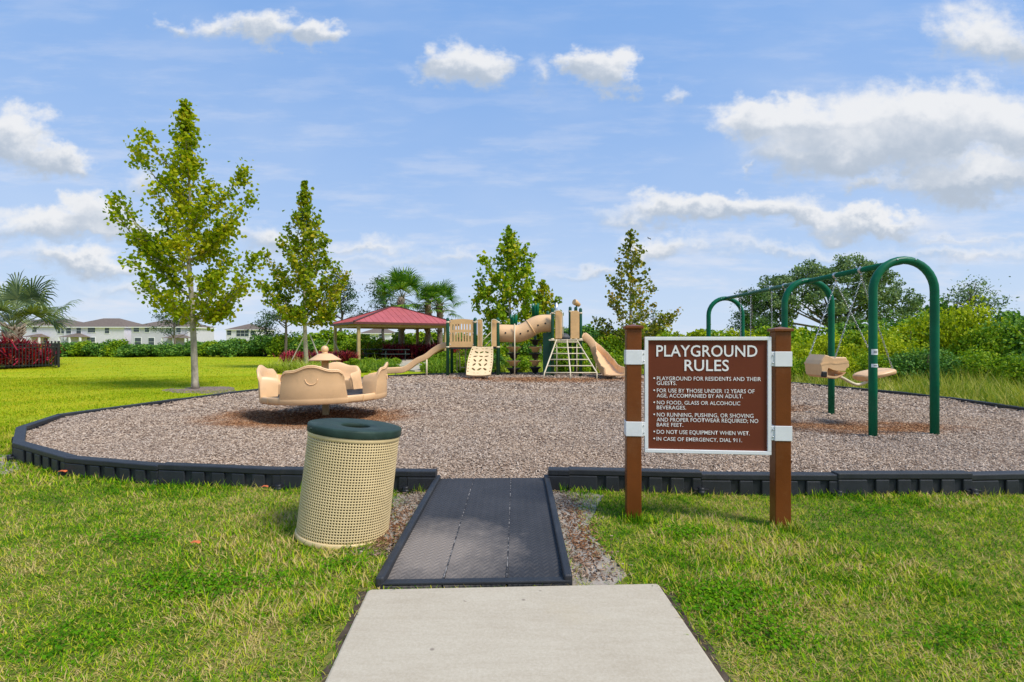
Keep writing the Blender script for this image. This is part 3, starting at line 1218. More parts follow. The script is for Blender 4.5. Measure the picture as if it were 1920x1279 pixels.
RUB = m_rubber()
ramp_t = thing('entrance_ramp', 'black ribbed rubber ramp leading from the concrete path onto the mulch', 'ramp', (-.2, 2.87, 0))
zb, zt = .022, .078
BL, BR, TL, TR = Vector((-.756, 2.865, zb)), Vector((.333, 2.90, zb)), Vector((-.712, 4.86, zt)), Vector((.342, 4.88, zt))


def rl(u, v, dz=0):
    p = BL.lerp(BR, u).lerp(TL.lerp(TR, u), v)
    p.z += dz
    return p


for k in range(3):
    u0, u1 = k / 3 + .0035, (k + 1) / 3 - .0035
    mb = MB()
    top = []
    for j in range(9):
        v = j / 8
        zz = -.016 if j == 0 else 0
        top.append((rl(u0, v, zz), rl(u1, v, zz)))
    vs = [p for pr in top for p in pr] + [p - Vector((0, 0, .1)) for pr in top for p in pr]
    nn = 18
    fs = []
    for j in range(8):
        fs.append((2 * j, 2 * j + 1, 2 * j + 3, 2 * j + 2))
        fs.append((2 * j, 2 * j + 2, 2 * j + 2 + nn, 2 * j + nn))
        fs.append((2 * j + 1, 2 * j + 1 + nn, 2 * j + 3 + nn, 2 * j + 3))
    fs.append((0, nn, nn + 1, 1))
    fs.append((16, 17, 17 + nn, 16 + nn))
    mb.add(vs, fs)
    mb.build('mat_strip', RUB, ramp_t, bevel=.003)
def m_seam():
    m, nt, b = new_mat('pale_seam_grit')
    n1 = noise(nt, 22, 3, .6)
    c = ramp(nt, n1.outputs['Fac'], [(.46, (.025, .025, .03)), (.62, (.24, .22, .20))])
    nt.links.new(c, b.inputs['Base Color'])
    b.inputs['Roughness'].default_value = .9
    return m


SEAM = m_seam()
for k in (1, 2):
    mb = MB()
    mb.bar(rl(k / 3, .03, -.003), rl(k / 3, .98, -.003), .0066, .006)
    mb.build('seam', SEAM, ramp_t)
mb = MB()
mb.bar(rl(0, .012, -.006), rl(1, .012, -.006), .05, .016)
mb.build('edge_strip', BLACKP, ramp_t, bevel=.004)
for u in (0, 1):
    mb = MB()
    o_ = .014 if u == 0 else -.014
    mb.bar(rl(u, 0, -.01) + Vector((o_, 0, 0)), rl(u, 1, -.01) + Vector((o_, 0, 0)), .05, .09)
    mb.build('side_rail', BLACKP, ramp_t, bevel=.014, seg=3)


# ------------------------------------------------------------------ trash can
def build_can():
    c = P(642, 1006, 0)
    Yc = 3.74
    loc = ((643 - 960) / F * Yc, Yc, -.03)
    t = thing('trash_can', 'beige perforated steel trash can leaning beside the ramp with a dark green lid', 'trash can', loc, (R(-2.6), R(6.0), 0))
    Rr, H = .322, .733
    nc, nr = 104, 37
    pa = 2 * PI / nc
    ph = (H - .05) / nr
    mb = MB()
    vs, fs = [], []

    def pt(a, z):
        return (Rr * math.cos(a), Rr * math.sin(a), z)
    # shared corner grid
    for j in range(nr + 1):
        for i in range(nc):
            vs.append(pt((i - .5) * pa, .035 + j * ph))
    cb = len(vs)
    for j in range(nr):
        for i in range(nc):
            a0, z0 = i * pa, .035 + (j + .5) * ph
            b0 = len(vs)
            for k in range(8):
                an = PI / 8 + k * PI / 4
                vs.append(pt(a0 + math.cos(an) * .30 * pa, z0 + math.sin(an) * .30 * ph))
            A = j * nc + i
            B = j * nc + (i + 1) % nc
            Cc = (j + 1) * nc + (i + 1) % nc
            Dd = (j + 1) * nc + i
            h = [b0 + k for k in range(8)]
            # octagon verts: 0:22deg(right-up) 1:up-right 2:up-left 3:left-up 4:left-down 5:down-left 6:down-right 7:right-down
            fs += [(A, B, h[6], h[5]), (B, Cc, h[0], h[7]), (Cc, Dd, h[2], h[1]), (Dd, A, h[4], h[3]), (B, h[7], h[6]), (Cc, h[1], h[0]), (Dd, h[3], h[2]), (A, h[5], h[4])]
    mb.add(vs, fs, True)
    o = mb.build('perforated_body', BEIGE, t, local=True)
    sol = o.modifiers.new('sheet', 'SOLIDIFY')
    sol.thickness = .003
    mb = MB()
    mb.lathe([(Rr + .004, 0), (Rr + .006, .005), (Rr + .006, .032), (Rr + .003, .036), (Rr - .01, .036), (Rr - .01, 0)], n=96)
    mb.build('base_band', BEIGE, t, local=True)
    mb = MB()
    mb.lathe([(Rr + .003, H - .015), (Rr + .005, H - .012), (Rr + .005, H + .03), (Rr - .01, H + .03), (Rr - .01, H - .015)], n=96)
    mb.build('top_band', BEIGE, t, local=True)
    mb = MB()
    mb.lathe([(.001, .03), (Rr - .05, .03), (Rr - .03, H - .03), (Rr - .035, H - .03), (Rr - .055, .04), (.001, .04)], n=48)
    mb.build('liner', LINER, t, local=True)
    mb = MB()
    z = H + .012
    mb.lathe([(Rr - .005, z), (Rr + .009, z), (Rr + .011, z + .004), (Rr + .011, z + .044), (Rr + .007, z + .052), (Rr - .01, z + .056), (.16, z + .050), (.108, z + .048), (.104, z + .044), (.104, z + .012), (.12, z + .012), (Rr - .02, z + .02), (Rr - .005, z)], n=96, caps=False)
    lid = mb.build('lid', LID, t, local=True)
    mb = MB()
    mb.sphere((-.238, -.233, z + .028), .010)
    mb.build('lid_bolt', LID, lid, local=True)


build_can()


# ------------------------------------------------------------------ sign
def build_sign():
    a = Vector((.942, 3.985, 0))
    b = Vector((2.030, 3.875, 0))
    d = (b - a)
    yaw = math.atan2(d.y, d.x)
    dn = d.normalized()
    loc = (a + b) / 2
    t = thing('sign', 'brown playground rules sign with white lettering between two brown posts', 'sign', loc, (0, 0, yaw))
    half = d.length / 2
    for s, top in ((-1, 1.475), (1, 1.452)):
        mb = MB()
        mb.box((s * half, 0, top / 2 - .1), (.114, .114, top + .2))
        po = mb.build('post', BROWN_POST, t, bevel=.006, local=True)
        mb = MB()
        mb.box((s * half, 0, top + .010), (.142, .142, .022))
        mb.add([(s * half - .066, -.066, top + .021), (s * half + .066, -.066, top + .021), (s * half + .066, .066, top + .021), (s * half - .066, .066, top + .021), (s * half, 0, top + .036)],
               [(0, 1, 4), (1, 2, 4), (2, 3, 4), (3, 0, 4)])
        mb.build('post_cap', BROWN_POST, po, bevel=.004, local=True)
    # panel: local x from -.478 to .478
    x0, x1, z0, z1 = -.466, .464, .525, 1.412
    Wp, Hp = x1 - x0, z1 - z0
    yb = -.035
    mb = MB()
    mb.box(((x0 + x1) / 2, yb + .006, (z0 + z1) / 2), (Wp - .01, .016, Hp - .01))
    pan = mb.build('sign_panel', BROWN_SIGN, t, local=True)
    mb = MB()
    fw = .027
    for (cx_, cz_, sx_, sz_) in (((x0 + x1) / 2, z1 - fw / 2, Wp, fw), ((x0 + x1) / 2, z0 + fw / 2, Wp, fw), (x0 + fw / 2, (z0 + z1) / 2, fw, Hp - 2 * fw), (x1 - fw / 2, (z0 + z1) / 2, fw, Hp - 2 * fw)):
        mb.box((cx_, yb, cz_), (sx_, .034, sz_))
    mb.build('frame', WHITE, pan, bevel=.003, local=True)
    lines = [("PLAYGROUND", 290, 893, 150, 216), ("RULES", 460, 725, 237, 302),
             ("PLAYGROUND FOR RESIDENTS AND THEIR", 293, 914, 335, 361), ("GUESTS.", 292, 412, 364, 389),
             ("FOR USE BY THOSE UNDER 12 YEARS OF", 293, 876, 408, 434), ("AGE, ACCOMPANIED BY AN ADULT.", 292, 808, 439, 464),
             ("NO FOOD, GLASS OR ALCOHOLIC", 293, 792, 481, 506), ("BEVERAGES.", 292, 470, 511, 536),
             ("NO RUNNING, PUSHING, OR SHOVING", 293, 870, 554, 580), ("AND PROPER FOOTWEAR REQUIRED; NO", 292, 898, 584, 610),
             ("BARE FEET.", 292, 452, 615, 640), ("DO NOT USE EQUIPMENT WHEN WET.", 292, 848, 658, 684),
             ("IN CASE OF EMERGENCY, DIAL 911.", 291, 803, 701, 726)]

    def X(px):
        return x0 + (px - 217) / 755 * Wp

    def Z(py):
        return z1 - (py - 98) / 700 * Hp
    caps_h = None
    for i, (txt, xa, xb, ya, yb_) in enumerate(lines):
        cu = bpy.data.curves.new('t', 'FONT')
        cu.body = txt
        cu.size = 1
        cu.offset = .010 if i < 2 else .002
        cu.resolution_u = 3
        cu.space_character = 1.02
        ob = bpy.data.objects.new('t', cu)
        COL.objects.link(ob)
        dg = bpy.context.evaluated_depsgraph_get()
        me = bpy.data.meshes.new_from_object(ob.evaluated_get(dg))
        bpy.data.objects.remove(ob)
        co = np.zeros(len(me.vertices) * 3, np.float32)
        me.vertices.foreach_get('co', co)
        co = co.reshape(-1, 3)
        # cap height of this font is measured from the first title
        if caps_h is None:
            mP = co[co[:, 0] < .55]
            caps_h = mP[:, 1].max() - mP[:, 1].min() - .02
        w = co[:, 0].max() - co[:, 0].min()
        sx_ = (X(xb) - X(xa)) / w
        ins_ = 0 if i < 2 else 1.5
        sz_ = (Z(ya + ins_) - Z(yb_ - ins_)) / caps_h
        nx = X(xa) + (co[:, 0] - co[:, 0].min()) * sx_
        nz = Z(yb_) + co[:, 1] * sz_
        out = np.stack([nx, np.full(len(nx), yb - .0055), nz], 1).astype(np.float32)
        me.vertices.foreach_set('co', out.ravel())
        me.update()
        link_mesh('lettering', me, LETTER, pan)
    for (pyc) in (348, 421, 494, 567, 671, 713):
        mb = MB()
        cxx, czz, rr = X(277), Z(pyc), .0062
        vs = [(cxx + rr * math.cos(2 * PI * k / 16), yb - .0055, czz + rr * math.sin(2 * PI * k / 16)) for k in range(16)]
        mb.add(vs, [tuple(range(16))])
        mb.build('bullet', LETTER, pan, local=True)
    # straps
    for s in (-1, 1):
        for zc in ((1.255, .705) if s < 0 else (1.245, .69)):
            mb = MB()
            x = s * half
            mb.box((x, 0, zc), (.124, .124, .112))
            inner = -s
            xe = x0 + .004 if s < 0 else x1 - .004
            xs = x + inner * .05
            mb.box(((xe + xs) / 2 + inner * .0, -.052 + .004, zc), (abs(xe - xs), .010, .107))
            br = mb.build('strap', WHITE, t, bevel=.003, local=True)
            for dz in (-.028, .028):
                mb = MB()
                mb.sphere((x + inner * (.074), -.054, zc + dz), .006, 10)
                mb.build('bolt', STEEL, br, local=True)


build_sign()


# ------------------------------------------------------------------ merry-go-round
def build_merry():
    zt_ = .43                      # deck height over lawn level
    t = thing('merry_go_round', 'tan plastic merry-go-round with four curved bench seats on a central post', 'merry-go-round', (MG.x, MG.y, 0), (R(-.8), R(-1.2), 0))
    t.scale = (.965, .965, 1)
    mb = MB()
    mb.box((0, 0, .17), (.105, .105, .44), rz=R(8))
    mb.build('post', mat('tan_steel_post', (.42, .33, .16), .5, .15, 8), t, bevel=.01, local=True)
    mb = MB()
    mb.lathe([(.1, -.02), (.95, -.055), (1.03, -.055), (1.05, -.045), (1.062, -.02), (1.066, .04), (1.058, .06), (1.03, .066), (1.0, .060), (.99, .045), (.35, .045), (.1, .045)], (0, 0, zt_), 72)
    mb.build('rim', TAN, t, local=True)
    mb = MB()
    mb.lathe([(.12, .050), (.992, .050)], (0, 0, zt_), 64, False)
    mb.build('deck', DARKGREY, t, local=True)
    for ang in (54, 144, 234, 324):
        a = R(ang - 90)
        mb = MB()
        mb.box((0, 0, 0), (.010, .005, .10), M=Matrix.Translation((1.0665 * math.cos(a), 1.0665 * math.sin(a), zt_ + .002)) @ Matrix.Rotation(a + PI / 2, 4, 'Z'))
        mb.build('rim_joint', TAN_D, t, local=True)
    # four seats
    hw = R(29.5)

    def top(u):          # u in -1..1 : wavy crest line
        a = abs(u)
        z = .475
        z += .085 * (math.cos(u * PI / .62) * .5 + .5) * (a < .62)
        z += .012 * math.sin(a * PI)
        if a > .80:
            z -= .10 * ((a - .80) / .20) ** 2.2
        return z

    for ang in (9, 99, 189, 279):
        c0 = R(ang - 90)
        mb = MB()
        nu = 36
        prof_n = None
        ring = []
        for i in range(nu + 1):
            u = -1 + 2 * i / nu
            z_ = top(u)
            ww = 1 - .06 * 0
            # outline of the cross-section (r, z), outer skin then inner skin with bench
            pr = [(1.055, -.05), (1.068, -.035), (1.072, .03), (1.070, .04), (1.074, .05), (1.078, .25), (1.080, z_ * .75), (1.094, z_ - .045), (1.106, z_ - .012), (1.096, z_ + .004), (1.078, z_), (1.048, z_ - .03), (1.028, z_ * .78), (1.0, .30), (.965, .255), (.80, .245), (.775, .23), (.77, .205), (.80, .06), (.80, .03)]
            prof_n = len(pr)
            if abs(u) > .90:
                pr[12:19] = [(1.028, z_ - .05), (1.0, z_ - .045), (.965, z_ - .05), (.80, z_ - .075), (.775, z_ - .10), (.768, .27), (.785, .22)]
            for (r, z) in pr:
                k = .90 + .12 * (1 - min(max(z, 0) / .35, 1))
                a = c0 + u * hw * k
                ring.append((r * math.cos(a), r * math.sin(a), z + zt_))
        fs = []
        for i in range(nu):
            for j in range(prof_n - 1):
                a_, b_ = i * prof_n + j, (i + 1) * prof_n + j
                fs.append((a_, b_, b_ + 1, a_ + 1))
        fs.append(tuple(range(prof_n)))
        fs.append(tuple(nu * prof_n + j for j in reversed(range(prof_n))))
        mb.add(ring, fs, True)
        seat = mb.build('bench_seat', TAN, t, local=True, bevel=.012)
        # moulded smile-shaped grip line on the back
        if ang in (9, 99):
            mb = MB()
            pts = []
            for i in range(15):
                th = PI * i / 14
                a = c0 - math.cos(th) * R(5.0)
                pts.append((1.080 * math.cos(a), 1.080 * math.sin(a), zt_ + .345 - .085 * math.sin(th)))
            mb.tube(pts, .008, 6)
            mb.build('grip_mark', TAN, seat, local=True)
            mb = MB()
            pts = []
            for i in range(nu + 1):
                u = -.93 + 1.86 * i / nu
                a = c0 + u * hw * .90
                pts.append((1.099 * math.cos(a), 1.099 * math.sin(a), zt_ + top(u) - .034))
            mb.tube(pts, .010, 6)
            mb.build('rolled_edge', TAN, seat, local=True)
    # hub table
    mb = MB()
    mb.lathe([(.075, .04), (.065, .10), (.062, .62)], (0, 0, zt_), 24)
    mb.build('hub_column', TAN_D, t, local=True)
    mb = MB()
    mb.lathe([(.06, .615), (.262, .610), (.278, .616), (.28, .628), (.262, .638), (.16, .70), (.125, .725), (.07, .735), (.001, .737)], (0, 0, zt_), 40)
    cap = mb.build('hub_cap', TAN, t, local=True)
    mb = MB()
    mb.lathe([(.055, .73), (.05, .75), (.045, .76)], (0, 0, zt_), 20)
    mb.sphere((0, 0, zt_ + .805), .066, 24)
    mb.build('knob', TAN, cap, local=True)


build_merry()


# ------------------------------------------------------------------ swing set
ARCH_Y = (6.81, 8.98, 12.45)
SXL, SXR = 4.80, 5.62
STOP = 2.455


def build_swings():
    t = thing('swing_frame', 'green steel swing frame with three rounded arches and a top beam', 'swing set', (5.2, 8.9, 0))
    for k, y in enumerate(ARCH_Y):
        mb = MB()
        r = (SXR - SXL) / 2
        xc = (SXL + SXR) / 2 - (.02 if k else 0)
        zt2 = STOP - .02 * k
        pts = [(xc - r, y, -.1), (xc - r, y, 1.0), (xc - r, y, zt2 - r)]
        for i in range(1, 16):
            a = PI - PI * i / 16
            pts.append((xc + r * math.cos(a), y, zt2 - r + r * math.sin(a)))
        pts += [(xc + r, y, zt2 - r), (xc + r, y, 1.0), (xc + r, y, -.1)]
        mb.tube(pts, .052, 20)
        ar = mb.build('arch', GREEN, t)
        for dx in (-.12, .12):
            mb = MB()
            mb.sphere((xc + dx, y - .05, zt2 + .0), .011, 10)
            mb.build('bolt', STEEL, ar)
        if k == 0:
            for (zc, hh) in ((1.235, .075), (1.055, .045)):
                mb = MB()
                vs = []
                for i in range(9):
                    a = -PI / 2 - .95 + 1.9 * i / 8
                    for z in (zc - hh / 2, zc + hh / 2):
                        vs.append((xc - r + .0535 * math.cos(a), y + .0535 * math.sin(a), z))
                mb.add(vs, [(2 * i, 2 * i + 2, 2 * i + 3, 2 * i + 1) for i in range(8)], True)
                st = mb.build('sticker', STICKER, ar)
                mb = MB()
                vs = []
                for i in range(5):
                    a = -PI / 2 - .45 + .9 * i / 4
                    for z in (zc - hh * .24, zc + hh * .24):
                        vs.append((xc - r + .0542 * math.cos(a), y + .0542 * math.sin(a), z))
                mb.add(vs, [(2 * i, 2 * i + 2, 2 * i + 3, 2 * i + 1) for i in range(4)], True)
                mb.build('sticker_print', STICKER_G, st)
    xb = (SXL + SXR) / 2
    mb = MB()
    mb.tube([(xb - .0, ARCH_Y[0] + .03, STOP - .012), (xb - .01, ARCH_Y[1], STOP - .024), (xb - .02, ARCH_Y[2] - .03, STOP - .042)], .040, 18)
    mb.build('beam', GREEN, t)
    hy = (7.62, 8.22, 9.75, 10.25, 11.15, 11.65)
    for y in hy:
        mb = MB()
        mb.tube([(xb - .01, y - .025, STOP - .02), (xb - .01, y + .025, STOP - .02)], .048, 16)
        mb.tube([(xb - .01, y, STOP - .06), (xb - .01, y, STOP - .12)], .012, 8)
        mb.build('hanger', STEEL, t)

    def chain(mb, a, b):
        a, b = Vector(a), Vector(b)
        L = (b - a).length
        n = max(2, int(L / .034))
        d = (b - a).normalized()
        s = d.cross(Vector((.3, .8, .2))).normalized()
        u = d.cross(s)
        for i in range(n):
            c = a + d * (L * (i + .5) / n)
            w = s if i % 2 == 0 else u
            hl, hw_ = .0235, .0095
            pts = [c - d * hl, c - d * hl * .5 + w * hw_, c + d * hl * .5 + w * hw_, c + d * hl, c + d * hl * .5 - w * hw_, c - d * hl * .5 - w * hw_, c - d * hl]
            mb.tube(pts, .0035, 4, caps=False)

    # ---- face-to-face glider, hangs in the near bay
    g = thing('glider_swing', 'tan two seat swing hanging on chains in the near bay, bucket seat facing a saddle', 'swing', (5.19, 7.92, 0), group=None)
    yc = 7.92
    sx1, sx2 = 4.86, 5.62
    top1, top2 = (xb - .01, 7.62, STOP - .13), (xb - .01, 8.22, STOP - .13)
    # bucket seat: side outline (x-z) carried across its width, with a leg opening cut into the near side
    zc = .985
    q_ = .00216

    def conv(pts, f=1.0):
        return [((x - 552) * q_ * f, (900 - z) * q_) for x, z in pts]
    body = conv([(552 + (x - 552) * .80, z) for x, z in [(424, 880), (437, 852), (470, 813), (498, 819), (540, 837), (560, 832), (655, 831), (670, 862), (683, 886), (670, 925), (625, 962), (565, 983), (470, 975), (437, 958), (430, 925)]])
    ys = [(-.215, .93), (-.202, .985), (-.18, 1.0), (.18, 1.0), (.202, .985), (.215, .93)]
    nh = len(body)
    vs, fs = [], []
    for y, sc_ in ys:
        vs += [(sx1 + x * sc_, yc + y, zc + z * sc_) for x, z in body]
    for i in range(len(ys) - 1):
        for j in range(nh):
            k = (j + 1) % nh
            fs.append((i * nh + j, i * nh + k, (i + 1) * nh + k, (i + 1) * nh + j))
    fs.append(tuple(range(nh)))
    fs.append(tuple(reversed(range((len(ys) - 1) * nh, len(ys) * nh))))
    mb = MB()
    mb.add(vs, fs)
    b1 = mb.build('bucket_seat', TAN, g)
    mb = MB()
    mb.prism(conv([(552 + (x - 552) * .82, z) for x, z in [(497, 903), (530, 917), (565, 924), (640, 926), (652, 905), (668, 900), (690, 905), (690, 925), (660, 932), (615, 955), (560, 966), (492, 957), (488, 925)]]), Matrix.Translation((sx1, yc - .40, zc)), .37)
    cut = mb.build('opening', TAN)
    bo = b1.modifiers.new('opening', 'BOOLEAN')
    bo.operation = 'DIFFERENCE'
    bo.solver = 'EXACT'
    off_ = ORG[g.name]
    cut.location = off_ * 0
    for v_ in cut.data.vertices:
        v_.co = v_.co
    bpy.context.view_layer.update()
    bo.object = cut
    dg = bpy.context.evaluated_depsgraph_get()
    me2 = bpy.data.meshes.new_from_object(b1.evaluated_get(dg))
    b1.modifiers.clear()
    b1.data = me2
    bpy.data.objects.remove(cut)
    if not me2.materials:
        me2.materials.append(TAN)
    bv = b1.modifiers.new('bevel', 'BEVEL')
    bv.width = .007
    bv.segments = 2
    bv.limit_method = 'ANGLE'
    bv.angle_limit = R(35)
    mb = MB()
    mb.prism(conv([(552 + (x - 552) * .81, z) for x, z in [(428, 874), (520, 862), (560, 868), (664, 852), (672, 864), (668, 868), (560, 880), (520, 874), (428, 886)]]), Matrix.Translation((sx1, yc - .219, zc)), .438)
    mb.build('rim', TAN, b1)
    mb = MB()
    mb.box((sx1 - .160, yc - .205, zc - .105), (.08, .05, .088))
    mb.build('bumper', BLACK, b1, bevel=.016, seg=3)
    # saddle seat on the right, tipped up towards its outer end
    mb = MB()
    pts = curve_pts([(5.37, yc, .80), (5.46, yc, .835), (5.60, yc, .87), (5.76, yc, .905), (5.84, yc, .91)], 5)
    rad_y = [.13 + .13 * math.sin(PI * min(1, i / (len(pts) - 1) * .92 + .06)) for i in range(len(pts))]
    vs, fs = [], []
    sec = [(math.cos(2 * PI * k / 20), math.sin(2 * PI * k / 20)) for k in range(20)]
    for i, p in enumerate(pts):
        hgt = .052 if 0 < i < len(pts) - 1 else .03
        for (a, b) in sec:
            vs.append((p.x - b * .02, p.y + a * rad_y[i], p.z + b * hgt + (.02 * a * a if b > 0 else 0)))
    for i in range(len(pts) - 1):
        for k in range(20):
            k2 = (k + 1) % 20
            fs.append((i * 20 + k, i * 20 + k2, (i + 1) * 20 + k2, (i + 1) * 20 + k))
    fs.append(tuple(range(20)))
    fs.append(tuple(reversed(range((len(pts) - 1) * 20, len(pts) * 20))))
    mb.add(vs, fs, True)
    mb.build('saddle_seat', TAN, g, bevel=.01)
    mb = MB()
    mb.tube(curve_pts([(4.92, yc - .1, .86), (5.04, yc - .1, .82), (5.20, yc - .1, .735), (5.30, yc - .1, .715), (5.44, yc - .1, .765), (5.56, yc - .08, .815)], 5), .022, 12)
    mb.build('connecting_bar', CREAM, g)
    for (tp, yo) in ((top1, -.20), (top2, .20)):
        mb = MB()
        chain(mb, tp, (sx1 + .0 if yo < 0 else sx1 - .14, yc + yo, zc + (.11 if yo < 0 else .18)))
        mb.build('chain', STEEL, g)
        mb = MB()
        chain(mb, tp, (5.78, yc + yo * .75, .94))
        mb.build('chain', STEEL, g)
    # ---- two belt swings in the far bay, mostly behind the sign
    for i, (ya, yb2) in enumerate(((9.75, 10.25), (11.15, 11.65))):
        s = thing('belt_swing', ['belt swing on long chains behind the sign, nearer of the pair', 'belt swing on long chains behind the sign, farther of the pair'][i], 'swing', (xb, (ya + yb2) / 2, 0), group='belt swings in the far bay')
        for y in (ya, yb2):
            mb = MB()
            chain(mb, (xb - .012, y, STOP - .13), (xb - .012, y + (.02 if y == ya else -.02), .68))
            mb.build('chain', STEEL, s)
        mb = MB()
        vs, fs = [], []
        for k in range(11):
            tt = k / 10
            y = ya + .02 + (yb2 - ya - .04) * tt
            z = .68 - .13 * math.sin(PI * tt) ** .7
            vs += [(xb - .08, y, z), (xb + .06, y, z), (xb + .06, y, z - .012), (xb - .08, y, z - .012)]
        for k in range(10):
            for j in range(4):
                fs.append((k * 4 + j, k * 4 + (j + 1) % 4, k * 4 + 4 + (j + 1) % 4, k * 4 + 4 + j))
        fs += [(0, 1, 2, 3), (43, 42, 41, 40)]
        mb.add(vs, fs, True)
        mb.build('seat', BLACK, s)


build_swings()


# ------------------------------------------------------------------ play structure
def holed(nx, nz, hole, mapf, th, name, m, parent):
    vs = {}
    V, Fc = [], []

    def vid(i, j):
        if (i, j) not in vs:
            vs[(i, j)] = len(V)
            V.append(mapf(i / nx, j / nz))
        return vs[(i, j)]
    for i in range(nx):
        for j in range(nz):
            if not hole((i + .5) / nx, (j + .5) / nz):
                Fc.append((vid(i, j), vid(i + 1, j), vid(i + 1, j + 1), vid(i, j + 1)))
    mb = MB()
    mb.add(V, Fc)
    o = mb.build(name, m, parent)
    s = o.modifiers.new('sheet', 'SOLIDIFY')
    s.thickness = th
    s.offset = 0
    return o


YS = 18.2
MZ = .12


def build_play():
    t = thing('play_structure', 'tan and green play structure with two decks, crawl tube, two slides and climbers', 'play structure', (0, YS, MZ))
    k = F / YS

    def X(px, y=YS):
        return (px - 960) / F * y

    def Z(py, y=YS):
        return CAM_H - (py - 639.5) / F * y

    def post(px, y, ztop, m=GREEN_D, r=.058, cap=True):
        x = X(px, y) if px > 100 else px
        mb = MB()
        mb.lathe([(r, -.05), (r, ztop), (r * .9, ztop + .02), (r * .4, ztop + .045), (.001, ztop + .05)], (x, y, 0), 14)
        p = mb.build('post', m, t)
        return p

    zA = Z(598)       # low tower post top
    zdA = Z(651)      # low deck
    zB = Z(580)
    zdB = Z(636)
    xa, xb_, xc_ = X(839.5), X(891), X(933.5)
    backY = YS + 1.05
    for (x, y, zz) in ((xa, YS, zA), (xb_, YS, zA), (xc_, YS, zA), (xa + .02, backY, zA), (xb_ - .1, backY, zA), (xc_, backY, zA)):
        mb = MB()
        r = .058
        mb.lathe([(r, -.05), (r, zz), (r * .9, zz + .02), (r * .4, zz + .045), (.001, zz + .05)], (x, y, 0), 14)
        p = mb.build('post', GREEN_D, t)
        mb = MB()
        for z in (zdA + .0, zz - .12):
            mb.lathe([(.066, -.03), (.066, .03)], (x, y, z), 14)
        mb.build('clamp', CREAM, p)
    mb = MB()
    mb.box(((xa + xc_) / 2, (YS + backY) / 2, zdA - .03), (xc_ - xa - .02, 1.0, .07))
    mb.build('low_deck', DARKGREY, t, bevel=.01)

    # front slotted wall
    def hole(u, v):
        if .08 < u < .92 and ((.20 < v < .53) or (.62 < v < .82)):
            return (u - .08) / .84 * 7 % 1 > .30 and (u - .08) / .84 * 7 % 1 < .68
        return False
    x0, x1 = xa + .075, xb_ - .07

    def mp(u, v):
        z0 = zdA - .0
        z1 = Z(600) + .035 * math.sin(PI * u)
        return (x0 + (x1 - x0) * u, YS - .0, z0 + (z1 - z0) * v)
    holed(70, 40, hole, mp, .04, 'slotted_wall', TAN_D, t)
    # gate cheeks each side of the climber
    for (pa, pb) in ((895.5, 905), (922, 931)):
        mb = MB()
        xl, xr = X(pa), X(pb)
        z0, z1 = zdA + .02, Z(599)
        out = [(xl, z0), (xr, z0), (xr, z1 - .05), (xr - .03, z1), (xl + .03, z1), (xl, z1 - .05)]
        mb.prism(out, Matrix.Translation((0, YS - .09, 0)), .06)
        mb.build('entry_panel', TAN_D, t, bevel=.01)
    for s, pxs in ((1, (892, 897, 903, 905, 905)), (-1, (934, 929, 924, 922, 922))):
        mb = MB()
        zs = (Z(603), Z(600), Z(600), Z(606), Z(648))
        mb.tube(curve_pts([(X(p), YS - .16, z) for p, z in zip(pxs, zs)], 4), .016, 8)
        mb.build('hand_hold', CREAM, t)
    mb = MB()
    mb.tube([(X(905), YS + .35, Z(638)), (X(923), YS + .9, Z(618))], .014, 8)
    mb.tube([(X(907), YS + .35, Z(651)), (X(923), YS + .9, Z(633))], .014, 8)
    mb.build('inner_rail', CREAM, t)

    for px in (844.5, 887.5):
        for py in (603, 625, 646):
            mb = MB()
            mb.sphere((X(px), YS - .03, Z(py)), .018, 8)
            mb.build('bolt', STEEL, t)
    # leaf pattern climber, leaning out from the deck to the mulch
    def leafhole(u, v):
        if u < .16 or u > .84 or v < .10 or v > .92:
            if (u < .12 or u > .88) and .12 < v < .9:
                return (v * 11) % 1 > .35 and (v * 11) % 1 < .68 and (.035 < u < .085 or .915 < u < .965)
            return False
        row = int(v * 7)
        fv = v * 7 - row - .5
        cols = 3
        uu = (u - .16) / .68 * cols
        c = int(uu)
        fu = uu - c - .5
        ang = [.6, -.6, .9, -.9, .3, -.4, .7][row % 7] * (1 if c != 1 else -1)
        a = fu * math.cos(ang) + fv * math.sin(ang)
        b = -fu * math.sin(ang) + fv * math.cos(ang)
        return (a / .40) ** 2 + (b / .17) ** 2 < 1
    pth = [(X(905.5), YS - .12, zdA + .0), (X(902, 17.9), 17.92, Z(668, 17.9)), (X(899.5, 17.5), 17.5, Z(686, 17.5)), (X(896.5, 17.0), 17.05, Z(707, 17.0) + .03)]
    cp = curve_pts(pth, 10)

    def mpc(u, v):
        i = (1 - v) * (len(cp) - 1)
        j = min(int(i), len(cp) - 2)
        p = cp[j].lerp(cp[j + 1], i - j)
        w = .40 - .04 * v + .055 * math.sin(PI * v)
        return (p.x + (u - .5) * 2 * w + .10 * math.sin(PI * v * 1.0) * 0, p.y, p.z + .03 * (abs(u - .5) * 2) ** 3)
    cl = holed(60, 84, leafhole, mpc, .05, 'leaf_climber', TAN_PALE, t)
    mb = MB()
    for (px) in (879.5, 913.5):
        mb.tube([(X(px, 17.0), 17.02, .0), (X(px, 17.0), 17.02, Z(705, 17.0))], .016, 8)
    mb.build('climber_legs', BLACK, cl)

